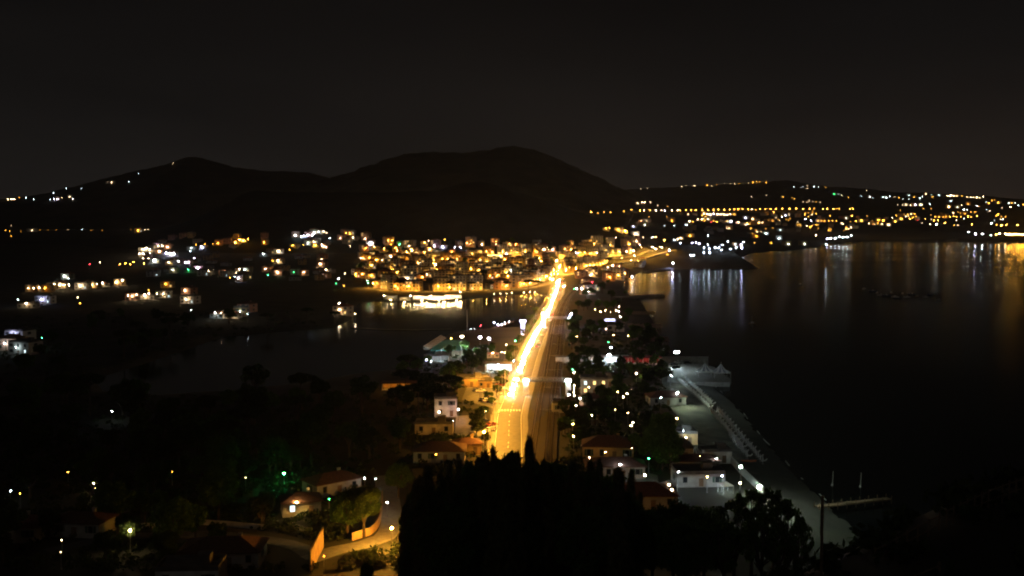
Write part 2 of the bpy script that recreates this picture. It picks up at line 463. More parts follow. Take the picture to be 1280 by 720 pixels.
# the lake's sheet follows its own bank so that it never crosses the sea
ctr = LAKE.mean(0); big = [tuple(p + (p - ctr) / np.linalg.norm(p - ctr) * 4) for p in LAKE]
me = bpy.data.meshes.new('lake'); me.from_pydata([(x, y, 0.05) for x, y in big], [], [tuple(range(len(big)))]); me.materials.append(LAKE_M)
structure('lake', me)


# ------------------------------------------------------------------ roads and railway
def wpts(pp, z=LAND):
    return [Vector((*at_z(px, py, z), z)) for px, py in pp]
def smooth_line(P, step=12.0):
    """Catmull-Rom through P, resampled"""
    out = []
    Q = [P[0] * 2 - P[1]] + P + [P[-1] * 2 - P[-2]]
    for i in range(1, len(Q) - 2):
        a, b, c, d = Q[i - 1:i + 3]; n = max(1, int((c - b).length / step))
        for k in range(n):
            t = k / n
            out.append(0.5 * ((2 * b) + (c - a) * t + (2 * a - 5 * b + 4 * c - d) * t * t + (3 * b - a - 3 * c + d) * t ** 3))
    out.append(P[-1]); return out
def sides(L):
    n = []
    for i in range(len(L)):
        a = L[max(0, i - 1)]; b = L[min(len(L) - 1, i + 1)]; t = (b - a); t.z = 0; t.normalize(); n.append(Vector((t.y, -t.x, 0)))
    return n
def strip(name, L, o0, o1, z0, z1, m, follow=False):
    """ribbon from offset o0 to o1 (right positive), z0 (bottom) .. z1 (top) above the line"""
    N = sides(L); v = []; f = []
    for p, n in zip(L, N):
        zz = Hs(p.x, p.y) if follow else p.z
        a = p + n * o0; b = p + n * o1
        v += [(a.x, a.y, zz + z0), (a.x, a.y, zz + z1), (b.x, b.y, zz + z1), (b.x, b.y, zz + z0)]
    for i in range(len(L) - 1):
        k = i * 4; f += [(k, k + 4, k + 5, k + 1), (k + 1, k + 5, k + 6, k + 2), (k + 2, k + 6, k + 7, k + 3)]
    me = bpy.data.meshes.new(name); me.from_pydata(v, [], f); me.materials.append(m); me.update(); return me
ROAD = smooth_line(wpts([(634, 600), (635, 560), (636, 545), (637, 520), (643, 500), (649, 483), (657, 460), (664, 440), (673, 420), (683, 402), (691, 385), (696, 370), (699.5, 358), (701, 350), (702, 345)]))
RAIL = smooth_line(wpts([(672, 620), (675, 570), (678.5, 540), (683, 500), (688, 470), (692, 440), (698, 400), (707, 376), (717, 364), (736, 352), (764, 342), (800, 331), (824, 325)]))
structure('road', strip('road', ROAD, -4.6, 4.6, -1.0, 0.08, ASPHALT))
for o in (-6.6, 4.62):
    structure('pavement', strip('pavement', ROAD, o, o + 1.98, -1.2, 0.22, PAVING))
for o in (-4.3, 4.15):
    structure('edge_line', strip('edge_line', ROAD, o, o + 0.15, 0.05, 0.088, PAINT))
rl = structure('railway', strip('railway', RAIL, -5.0, 5.0, -1.0, 0.35, BALLAST))
for o in (-3.2, -1.75, 1.75, 3.2):
    link('rail', strip('rail', RAIL, o - 0.06, o + 0.06, 0.30, 0.55, STEEL), rl)
mb = MB(); N = sides(RAIL); acc = 0
for i in range(len(RAIL) - 1):
    seg = RAIL[i + 1] - RAIL[i]
    if RAIL[i].length > 620: break
    while acc < seg.length:
        p = RAIL[i] + seg * (acc / seg.length); a = math.atan2(seg.y, seg.x)
        for o in (-2.47, 2.47):
            q = p + N[i] * o; mb.box((q.x, q.y, LAND + 0.40), (0.25, 2.5, 0.12), a)
        acc += 0.65
    acc -= seg.length
tag(link('sleepers', mb.mesh('sleepers', RUST), rl), kind='stuff')
# dashed centre line
mb = MB(); d = 0
for i in range(len(ROAD) - 1):
    seg = ROAD[i + 1] - ROAD[i]
    for k in range(int(seg.length // 6)):
        p = ROAD[i] + seg * ((k * 6 + 1.5) / seg.length); mb.box((p.x, p.y, LAND + 0.088), (3.0, 0.14, 0.008), math.atan2(seg.y, seg.x))
structure('centre_line', mb.mesh('centre_line', PAINT))
# zebra crossing
zc = Vector((*at_z(637, 513, LAND), 0)); mb = MB()
for k in range(8):
    mb.box((zc.x - 3.9 + k * 1.1, zc.y, LAND + 0.09), (0.55, 3.0, 0.01))
structure('crossing', mb.mesh('crossing', PAINT))
COAST = smooth_line([Vector((p.x, p.y, p.z)) for p in [march(*q) for q in [(702, 345), (716, 342), (740, 336.5), (765, 331), (790, 326), (812, 320.5), (832, 315.5), (842, 312)]]])
structure('coast_road', strip('coast_road', COAST, -5, 5, -3.0, 0.35, ASPHALT, True))
FRONT = smooth_line([march(*q) for q in [(702, 346), (680, 356), (650, 361.5), (600, 363.5), (545, 365), (490, 364), (455, 360)]])
structure('lakefront_street', strip('lakefront_street', FRONT, -4, 4, -1.5, 0.25, ASPHALT, True))
UPPER = smooth_line([march(*q) for q in [(702, 345), (698, 336), (696, 328), (690, 322), (650, 324), (600, 325), (545, 326), (500, 330)]])
structure('town_street', strip('town_street', UPPER, -4, 4, -1.5, 0.4, ASPHALT, True))
UPPER2 = smooth_line([march(*q) for q in [(696, 328), (715, 324), (750, 323), (785, 321), (815, 313)]])
structure('town_street', strip('town_street', UPPER2, -4, 4, -1.5, 0.4, ASPHALT, True))
HIGHWAY = smooth_line([march(*q) for q in [(735, 268), (790, 265), (850, 264.5), (900, 264), (960, 263), (1010, 263), (1070, 263)]], 60)
structure('highway', strip('highway', HIGHWAY, -9, 9, -14.0, 1.5, ASPHALT, True))
# low dark strip laid across the lake
BANK = smooth_line(wpts([(440, 410), (480, 412.5), (520, 413), (565, 412)], 0.0))
structure('dark_strip', strip('dark_strip', BANK, -2.5, 2, -2, 0.35, PINEWOOD))

# ------------------------------------------------------------------ trees
def leaves(n, cen, rad, size, up=0.0, lean=None):
    """n leaf quads round points cen (k,3) with radii rad"""
    idx = RNG.integers(0, len(cen), n)
    d = RNG.normal(size=(n, 3)); d /= np.linalg.norm(d, axis=1)[:, None]
    rr_ = RNG.random(n) ** 0.45
    c = cen[idx] + d * rr_[:, None] * rad[idx]
    a = RNG.normal(size=(n, 3)); a[:, 2] += up; a /= np.linalg.norm(a, axis=1)[:, None]
    b = np.cross(a, RNG.normal(size=(n, 3))); b /= np.linalg.norm(b, axis=1)[:, None]
    s = size * (0.6 + 0.8 * RNG.random(n))[:, None]; w = s * (0.55 if up < 1 else 0.15)
    V = np.stack([c - a * s, c + b * w, c + a * s, c - b * w], 1).reshape(-1, 3)
    F = np.arange(n * 4).reshape(-1, 4); return V, F
def tree_proto(name, cat, cen, rad, n, size, lm, trunk, up=0.0):
    p = Proto(name, cat)
    V, F = leaves(n, np.array(cen), np.array(rad), size, up)
    p.part('trunk', trunk.mesh('trunk', BARK, True)); p.part('crown', quads_mesh('crown', V, F, lm)); return p
def broadleaf(h, r, n, size, lm, name='broadleaf_tree', k=16, q0=0.26, q1=0.42):
    t = MB(); tr = 0.035 * h; t.tube((0, 0, -0.6), (0.1, 0, h * 0.36), tr, tr * 0.7, 8)
    cen = []; rad = []
    for i in range(k):
        a = i * 2.4 + random.random(); zz = random.uniform(-0.8, 1.0); q = math.sqrt(max(0, 1 - zz * zz)) * random.uniform(0.45, 0.8)
        c = (math.cos(a) * q * r, math.sin(a) * q * r, h * 0.64 + zz * h * 0.26)
        cen.append(c); g = r * random.uniform(q0, q1); rad.append((g, g, g * 0.8))
        if i % 2 == 0: t.tube((0.1, 0, h * random.uniform(0.25, 0.36)), c, tr * 0.45, tr * 0.12, 5)
    return tree_proto(name, 'tree', cen, rad, n, size, lm, t)
def umbrella(h, r, n, size):
    t = MB(); t.tube((0, 0, -0.6), (0.3, 0.1, h * 0.72), 0.32, 0.2, 8); cen = []; rad = []
    for i in range(15):
        a = i * 2.4; q = math.sqrt((i + 0.5) / 15) * r * 0.82; c = (math.cos(a) * q, math.sin(a) * q, h * 0.93 - 0.16 * h * (q / r) ** 2 + random.uniform(-0.3, 0.3))
        cen.append(c); rad.append((r * 0.27, r * 0.27, r * 0.14)); t.tube((0.3, 0.1, h * 0.70), c, 0.11, 0.04, 5)
    return tree_proto('umbrella_pine', 'tree', cen, rad, n, size, LEAFD, t)
def cypress(h, r, n, size):
    t = MB(); t.tube((0, 0, -1), (0, 0, h * 0.9), 0.3, 0.05, 7); cen = []; rad = []
    for i in range(30):
        z = (i + 0.5) / 30; a = random.uniform(0, 6.28); w = r * (1 - z) ** 0.55 * min(1, 0.45 + z * 4); q = w * random.uniform(0.1, 0.6)
        cen.append((math.cos(a) * q, math.sin(a) * q, h * (0.06 + 0.9 * z))); g = max(0.35, w * 0.6); rad.append((g, g, h * 0.055))
    return tree_proto('tall_cypress', 'tree', cen, rad, n, size, LEAFC, t, 1.6)
BROAD = [broadleaf(random.uniform(8, 11), random.uniform(3.6, 4.8), 2200, 0.42, lm) for lm in (LEAF, LEAFD, LEAFB, LEAF)]
FINE = [broadleaf(13, 5.5, 9000, 0.26, lm, 'leafy_tree', 26) for lm in (LEAF, LEAFB)]
SHRUB = [broadleaf(12, 6.0, 2000, 0.30, lm, 'leafy_shrub', 34, 0.09, 0.17) for lm in (LEAFB, LEAF)]
LEAFC = leaf_mat('leaf_olive', (0.12, 0.12, 0.05), 0.1)
PINE = [umbrella(12, 5.5, 2600, 0.4), umbrella(11, 4.6, 2200, 0.38)]
CYP = [cypress(random.uniform(19, 22), random.uniform(1.9, 2.6), 6500, 0.8) for _ in range(6)]

# ------------------------------------------------------------------ lamps
LEVEL = [0, 20, 60, 170, 480]
def lamp_I(lv, D):
    return LEVEL[lv] * max(0.25, D / 1500.0) ** 1.3
CACHE = {}
def quant(I):
    return 1.35 ** round(math.log(I, 1.35))
def globe_lamp(c, I, r, h):
    """post with a glowing globe, a cap and a base"""
    k = ('globe', c, quant(I), round(r, 1), h)
    if k not in CACHE:
        p = Proto('street_lamp', 'lamp')
        b = MB(); b.tube((0, 0, -0.5), (0, 0, h - r), 0.09, 0.06, 6).tube((0, 0, -0.2), (0, 0, 0.5), 0.2, 0.12, 6); p.part('pole', b.mesh('pole', POLE))
        b = MB(); b.ico((0, 0, h), r); p.part('bulb', b.mesh('bulb', emis(c, I / (math.pi * r * r))))
        b = MB(); b.tube((0, 0, h + r * 0.86), (0, 0, h + r * 1.15), r * 0.55, r * 0.2, 8); p.part('cap', b.mesh('cap', DARKM))
        CACHE[k] = p
    return CACHE[k]
def far_lamp(c, I, r, h):
    k = ('far', c, quant(I), round(r, 1), h)
    if k not in CACHE:
        b = MB(); b.tube((0, 0, -2), (0, 0, h - r), 0.15, 0.1, 5, 0).ico((0, 0, h), r, 1)
        CACHE[k] = b.mesh('street_lamp', [POLE, emis(c, I / (math.pi * r * r))])
    return CACHE[k]
def hood_lamp(c, I, h=9.0, arm=2.2):
    """street lamp whose hood throws all light down"""
    k = ('hood', c, quant(I), h, arm)
    if k not in CACHE:
        p = Proto('street_lamp', 'lamp')
        b = MB(); b.tube((0, 0, -0.3), (0, 0, h - 0.2), 0.11, 0.07, 6); p.part('pole', b.mesh('pole', POLE))
        b = MB(); b.tube((0, 0, h - 0.25), (arm, 0, h + 0.12), 0.05, 0.04, 5); p.part('arm', b.mesh('arm', POLE))
        b = MB(); b.box((arm + 0.35, 0, h + 0.17), (1.0, 0.46, 0.14), 0, 0, 0.7); p.part('hood', b.mesh('hood', DARKM))
        w, d = 0.8, 0.34; b = MB(); b.quad((arm - 0.05, -d / 2, h + 0.094), (arm - 0.05, d / 2, h + 0.094), (arm + 0.75, d / 2, h + 0.094), (arm + 0.75, -d / 2, h + 0.094)); p.part('lens', b.mesh('lens', emis(c, I / (w * d * 1.0))))
        CACHE[k] = p
    return CACHE[k]
CNAME = {'s': 'orange sodium', 'w': 'warm white', 'c': 'cool white', 'b': 'bluish white', 'g': 'green', 'r': 'red'}

# ------------------------------------------------------------------ houses
WIN_D = None
def window_mesh(kind):
    k = ('win', kind)
    if k not in CACHE:
        b = MB()
        for x in (-0.62, 0.62): b.box((x, 0, 0), (0.12, 0.16, 1.7), 0, 0)
        for z in (-0.8, 0.8): b.box((0, 0, z), (1.12, 0.16, 0.12), 0, 0)
        b.box((0, 0.05, 0), (1.12, 0.04, 1.5), 0, 1)
        if kind == 'shut':
            for x in (-1.0, 1.0): b.box((x, 0.0, 0), (0.6, 0.06, 1.55), 0, 2)
        pane = {'dark': GLASS, 'shut': GLASS, 'warm': emis('y', 2.2), 'cool': emis('c', 1.6)}[kind]
        CACHE[k] = b.mesh('window', [CONC, pane, SHUT])
    return CACHE[k]
def hip_roof(w, d, z, rise, over=0.5, m=TILE):
    b = MB(); W, Dd = w / 2 + over, d / 2 + over
    rx = max(0.2, W - Dd); ry = max(0.0, Dd - W)
    v = [(-W, -Dd, z), (W, -Dd, z), (W, Dd, z), (-W, Dd, z), (-rx if W > Dd else 0, -ry, z + rise), (rx if W > Dd else 0, ry, z + rise),
         (-W, -Dd, z - 0.2), (W, -Dd, z - 0.2), (W, Dd, z - 0.2), (-W, Dd, z - 0.2)]
    f = [(0, 1, 5, 4), (1, 2, 5), (2, 3, 4, 5), (3, 0, 4), (9, 8, 7, 6), (6, 7, 1, 0), (7, 8, 2, 1), (8, 9, 3, 2), (9, 6, 0, 3)]
    return b.add(v, f).mesh('roof', m)
def flat_roof(w, d, z):
    b = MB(); b.box((0, 0, z + 0.1), (w + 0.02, d + 0.02, 0.2))
    for s in (-1, 1):
        b.box((0, s * (d / 2 - 0.1), z + 0.55), (w, 0.22, 0.7)); b.box((s * (w / 2 - 0.1), 0, z + 0.55), (0.22, d - 0.46, 0.7))
    b.box((w * 0.2, d * 0.1, z + 1.2), (2.6, 2.6, 2.0)); return b.mesh('roof', FLAT)
def house_proto(w, d, floors, pl, roof, seed, name='house', lit=0.13, detail=True):
    rnd = random.Random(seed); p = Proto(name, 'house' if floors < 3 else 'building'); h = floors * 3.1 + 0.4
    b = MB(); b.box((0, 0, h / 2 - 2), (w, d, h + 4)).box((0, 0, 0.1), (w + 0.16, d + 0.16, 0.7))
    p.part('wall', b.mesh('wall', PLASTER[pl]))
    p.part('roof', flat_roof(w, d, h) if roof == 'flat' else hip_roof(w, d, h, min(w, d) * 0.22, 0.5, TILE if roof == 'hip' else TILE2))
    if detail and roof != 'flat':
        q = MB(); q.box((0, 0, 0.6), (0.7, 0.7, 1.9)).box((0, 0, 1.62), (0.9, 0.9, 0.14)); p.part('chimney', q.mesh('chimney', PLASTER[pl]), 1, (w * 0.2, d * 0.12, h + 0.5))
    if detail:
        q = MB(); q.tube((0, 0, 0), (0, 0, 2.4), 0.03, 0.02, 5).box((0, 0, 2.2), (0.9, 0.04, 0.04)).box((0, 0, 1.9), (0.6, 0.04, 0.04)); p.part('aerial', q.mesh('aerial', DARKM), 1, (-w * 0.22, 0, h + 0.5))
    if detail:
        nx = max(2, int(w // 3.6))
        for fl in range(floors):
            for i in range(nx):
                x = (i + 0.5) / nx * w - w / 2; z = fl * 3.1 + 2.0
                if fl == 0 and i == nx // 2:
                    bb = MB(); bb.box((0, 0, 0), (1.2, 0.12, 2.2)); p.part('door', bb.mesh('door', WOOD), None, (x, -d / 2 - 0.03, 1.3)); continue
                k = 'warm' if rnd.random() < lit * 0.7 else 'cool' if rnd.random() < lit * 0.2 else rnd.choice(['dark', 'shut'])
                p.part('window', window_mesh(k), None, (x, -d / 2 - 0.04, z))
                if fl > 0 and floors >= 3 and i % 2 == 0:
                    bb = CACHE.get('balcony')
                    if bb is None:
                        q = MB(); q.box((0, -0.6, -0.95), (2.6, 1.2, 0.14)).box((0, -1.17, -0.45), (2.6, 0.06, 0.06))
                        for t in range(9): q.box((-1.25 + t * 0.3125, -1.17, -0.68), (0.04, 0.04, 0.45))
                        bb = CACHE['balcony'] = q.mesh('balcony', CONC)
                    p.part('balcony', bb, None, (x, -d / 2, z))
            if d > 7:
                for sx in (-1, 1):
                    p.part('window', window_mesh('warm' if rnd.random() < lit * 0.5 else 'shut'), None, (sx * (w / 2 + 0.04), 0, fl * 3.1 + 2.0), sx * math.pi / 2)
    p.w, p.d, p.h, p.pl, p.roofk, p.floors = w, d, h, pl, roof, floors
    return p
VILLA = [house_proto(11, 9, 1, 2, 'hip', 1, lit=0.12), house_proto(13, 9, 2, 0, 'hip', 2, lit=0.2), house_proto(10, 8, 2, 1, 'flat', 3, lit=0.2), house_proto(12, 10, 2, 3, 'brown', 4, lit=0.2),
         house_proto(15, 9, 1, 4, 'flat', 5, lit=0.2), house_proto(14, 10, 2, 2, 'flat', 6, lit=0.2)]
BLOCK = [house_proto(16, 11, 3, 0, 'flat', 11, 'apartment_block'), house_proto(18, 11, 4, 1, 'flat', 12, 'apartment_block'), house_proto(14, 11, 3, 3, 'hip', 13, 'apartment_block'),
         house_proto(20, 12, 4, 0, 'flat', 14, 'apartment_block'), house_proto(15, 12, 5, 2, 'flat', 15, 'apartment_block'), house_proto(17, 11, 3, 1, 'hip', 16, 'apartment_block'),
         house_proto(22, 11, 3, 2, 'flat', 17, 'apartment_block')]
FARH = [house_proto(w, d, f, pl, rf, 20 + i, 'distant_house', detail=False) for i, (w, d, f, pl, rf) in enumerate([(16, 12, 2, 0, 'hip'), (20, 13, 3, 2, 'flat'), (24, 13, 4, 1, 'flat'), (15, 12, 2, 3, 'brown'), (30, 14, 3, 4, 'flat')])]
OCC = []          # occupied circles (x, y, r)
def free(x, y, r):
    return all((x - a) ** 2 + (y - b) ** 2 > (r + c) ** 2 for a, b, c in OCC)
def dist_line(L, x, y):
    return min((p.x - x) ** 2 + (p.y - y) ** 2 for p in L) ** 0.5
ROADS = [(ROAD, 9), (RAIL, 7), (COAST, 8), (FRONT, 7), (UPPER, 7), (UPPER2, 7)]
def off_roads(x, y, m):
    return all(dist_line(L, x, y) > w + m for L, w in ROADS)
def dry(x, y, m=6):
    return float(np.minimum(sdf(SEA, np.array([x]), np.array([y])), sdf(LAKE, np.array([x]), np.array([y])))[0]) > m
def roof_word(p): return {'flat': 'flat roof', 'hip': 'red tiled roof', 'brown': 'brown tiled roof'}[p.roofk]
# ------------------------------------------------------------------ main road: lamps and traffic
def along(L, step, start=0.0, dmax=1e9):
    """points every `step` m with tangent"""
    acc = -start; out = []
    for i in range(len(L) - 1):
        seg = L[i + 1] - L[i]; ln = seg.length
        while acc <= ln:
            if acc >= 0: out.append((L[i] + seg * (acc / ln), seg.normalized()))
            acc += step
        acc -= ln
    return out
k = 0
for p, t in along(ROAD, 17, 4):
    if p.length < 290: continue
    n = Vector((t.y, -t.x, 0)); s = -1; k += 1
    q = p + n * (5.6 * s)
    hood_lamp('s', 2000, 9.0, 2.2).put('tall hooded sodium lamp on the kerb of the bright main road', (q.x, q.y, LAND + 0.2), math.atan2(-n.y * s, -n.x * s), 'sodium lamps along the main road')

CARCOL = [('silver', (0.45, 0.45, 0.46)), ('white', (0.7, 0.7, 0.7)), ('dark blue', (0.03, 0.05, 0.12)), ('red', (0.35, 0.03, 0.03)), ('black', (0.02, 0.02, 0.02))]
def car_proto(ci, on):
    p = Proto('car', 'car'); cn, col = CARCOL[ci]; cm = mat('car_paint_' + cn.replace(' ', '_'), col, 0.3, 0.2, var=0.05)
    prof = [(-2.05, 0.35), (-2.1, 0.75), (-1.95, 0.95), (-1.5, 1.02), (-0.95, 1.40), (-0.4, 1.48), (0.35, 1.46), (0.95, 1.02), (1.85, 0.86), (2.08, 0.68), (2.05, 0.35)]
    b = MB(); n = len(prof); vs = []
    for y, ins in ((-0.86, 1), (0.86, 1)):
        for x, z in prof:
            k = 1.0 if z < 1.05 else 0.80
            vs.append((x, y * k, z))
    b.add(vs, [tuple(range(n)), tuple(range(2 * n - 1, n - 1, -1))] + [(i + 1, i, n + i, n + i + 1) for i in range(n - 1)] + [(0, n - 1, 2 * n - 1, n)])
    p.part('body', b.mesh('body', cm))
    b = MB()
    for s in (-1, 1): b.add([(-1.25, s * 0.875, 1.06), (0.75, s * 0.875, 1.06), (0.35, s * 0.72, 1.40), (-0.85, s * 0.72, 1.38)], [(0, 1, 2, 3)])
    b.add([(0.96, -0.74, 1.045), (0.96, 0.74, 1.045), (0.42, 0.66, 1.45), (0.42, -0.66, 1.45)], [(0, 1, 2, 3)])
    b.add([(-1.46, 0.74, 1.06), (-1.46, -0.74, 1.06), (-0.98, -0.66, 1.41), (-0.98, 0.66, 1.41)], [(0, 1, 2, 3)])
    p.part('window', b.mesh('window', GLASS))
    for x in (-1.3, 1.3):
        for s in (-1, 1):
            b = MB(); b.tube((0, -0.1, 0), (0, 0.1, 0), 0.32, 0.32, 12, 0).tube((0, -0.105, 0), (0, 0.105, 0), 0.19, 0.19, 10, 1)
            p.part('wheel', b.mesh('wheel', [RUBBER, STEEL]), None, (x, s * 0.80, 0.32))
    for s in (-1, 1):
        b = MB(); b.tube((0, 0, 0), (0.06, 0, 0), 0.13, 0.13, 8); p.part('headlight', b.mesh('headlight', emis('w', 4200) if on else GLASS), None, (2.04, s * 0.62, 0.70))
        b = MB(); b.box((0, 0, 0), (0.05, 0.3, 0.14)); p.part('taillight', b.mesh('taillight', emis('r', 14) if on else RED), None, (-2.1, s * 0.62, 0.80))
    return p
CAR_ON = [car_proto(i, True) for i in range(5)]
CAR_OFF = [car_proto(i, False) for i in range(5)]
k = 0
for p, t in along(ROAD, 12, 8):
    if p.length < 400: continue
    n = Vector((t.y, -t.x, 0)); a = math.atan2(t.y, t.x); k += 1
    q = p + n * (-2.2 + random.uniform(-0.3, 0.3)) + t * random.uniform(-3, 3)
    if random.random() < 0.9:
        i = random.choice([0, 1, 2, 3, 4]); CAR_ON[i].put('%s car with glaring headlights driving out of town on the main road' % CARCOL[i][0], (q.x, q.y, LAND + 0.09), a + math.pi, 'cars on the main road')
    if random.random() < 0.28:
        q = p + n * (2.2 + random.uniform(-0.3, 0.3)) + t * random.uniform(-4, 4)
        i = random.choice([0, 1, 2, 3, 4]); CAR_ON[i].put('%s car with red tail lamps driving towards town on the main road' % CARCOL[i][0], (q.x, q.y, LAND + 0.09), a, 'cars on the main road')

# ------------------------------------------------------------------ town behind the lake
def facade_lamp(pr):
    k = 'facade_lamp'
    if k not in CACHE:
        bb = MB(); bb.tube((0, 2.2, 0.5), (0, 0, 0.2), 0.06, 0.05, 5, 0).ico((0, 0, 0), 0.22, 1); CACHE[k] = bb.mesh('wall_lamp', [DARKM, emis('s', 150 / (math.pi * 0.22 ** 2))])
    n = 2 if pr.w > 15 else 1
    return [('wall_lamp', CACHE[k], None, ((i + 0.5) / n * pr.w - pr.w / 2 + random.uniform(-1, 1), -pr.d / 2 - 2.2, random.uniform(3.6, 5.2)), 0) for i in range(n) if random.random() < 0.75]
def street_row(L, off, step, protos, words, group, jit=1.0, dmin=0, dmax=1e9, flip=False):
    for p, t in along(L, step, step * 0.5):
        if not dmin < p.length < dmax: continue
        n = Vector((t.y, -t.x, 0)); q = p + n * off; pr = random.choice(protos)
        if not dry(q.x, q.y, 8) or not free(q.x, q.y, pr.w * 0.42): continue
        if not all(dist_line(LL, q.x, q.y) > w + pr.d * 0.5 - 2 for LL, w in ROADS if LL is not L): continue
        nn = n if n.y > 0 else -n
        OCC.append((q.x, q.y, pr.w * 0.45))
        pr.put('%s %s-storey block with %s %s' % (PNAME[pr.pl], ['one', 'two', 'three', 'four', 'five'][pr.floors - 1], roof_word(pr), words),
               (q.x, q.y, Hs(q.x, q.y)), math.atan2(nn.y, nn.x) - math.pi / 2 + random.uniform(-0.05, 0.05), group, (random.uniform(0.9, 1.05), 1, random.uniform(0.92, 1.08)), facade_lamp(pr))
def street_lamps(L, off, step, I, words, group, c='s', h=8.0, dmin=0, dmax=1e9):
    for p, t in along(L, step, 3):
        if not dmin < p.length < dmax: continue
        n = Vector((t.y, -t.x, 0)); s = 1 if off > 0 else -1; q = p + n * off
        hood_lamp(c, I, h, 1.6).put(words, (q.x, q.y, Hs(q.x, q.y)), math.atan2(-n.y * s, -n.x * s), group)
street_row(FRONT, 17, 19.0, BLOCK, 'facing the lakefront street', 'blocks along the lakefront street', dmin=1000)
street_lamps(FRONT, 5.0, 15, 1900, 'hooded sodium lamp at the foot of the lakefront facades', 'sodium lamps of the lakefront street', dmin=990)
street_row(UPPER, 15, 20.0, BLOCK, 'on the upper side of the town street', 'blocks above the town street')
street_row(UPPER, -17, 21.0, BLOCK[:3] + VILLA[1:3], 'below the town street', 'blocks below the town street')
street_lamps(UPPER, 4.6, 20, 2800, 'hooded sodium lamp on the climbing town street', 'sodium lamps of the town street')
street_row(UPPER2, -15, 20.0, BLOCK, 'lining the street above the harbour', 'blocks above the harbour')
street_lamps(UPPER2, -4.6, 18, 2800, 'hooded sodium lamp on the street above the harbour', 'sodium lamps above the harbour')
street_row(COAST, -16, 20.0, BLOCK, 'on the inland side of the coast road', 'blocks along the coast road')
street_lamps(COAST, -5.6, 18, 3200, 'hooded sodium lamp on the curving coast road', 'sodium lamps of the coast road')
# the long floodlit wall
p0, p1 = march(571, 325), march(630, 324)
b = MB(); d = (p1 - p0); L_ = d.length; a = math.atan2(d.y, d.x)
b.box((0, 0, 2.5), (L_, 1.2, 11)); b.box((0, 0, 8.25), (L_ + 0.6, 1.8, 0.5))
w = Proto('long_wall', 'wall'); w.part('wall', b.mesh('wall', PLASTER[0]))
for k in range(9):
    bb = MB(); bb.box((0, 0, 0), (1.0, 0.5, 9)); w.part('buttress', bb.mesh('buttress', PLASTER[0]), None, ((k - 4) * L_ / 9.2, -0.75, 3))
mid = (p0 + p1) / 2; mid.z = min(Hs(p0.x, p0.y), Hs(p1.x, p1.y)); w.put('long cream retaining wall flooded with yellow light above the town', mid, a)
OCC.append((mid.x, mid.y, L_ / 2))
for k in range(7):
    q = p0 + d * ((k + 0.5) / 7) - Vector((-math.sin(a), math.cos(a), 0)) * 5
    hood_lamp('y', 3000, 9.5, 1.4).put('hooded yellow lamp before the long floodlit wall', (q.x, q.y, Hs(q.x, q.y)), a + math.pi / 2, 'lamps before the floodlit wall')
# umbrella pines along the lakefront
for px, s in ((500, 1.0), (537, 1.05), (563, 1.0), (589, 0.95), (613, 1.0), (634, 0.9), (661, 1.15), (672, 1.0)):
    P = march(px, 364.5); PINE[px % 2].put('umbrella pine with a flat dark crown before the lit lakefront facades', P, px, 'umbrella pines on the lakefront', s)

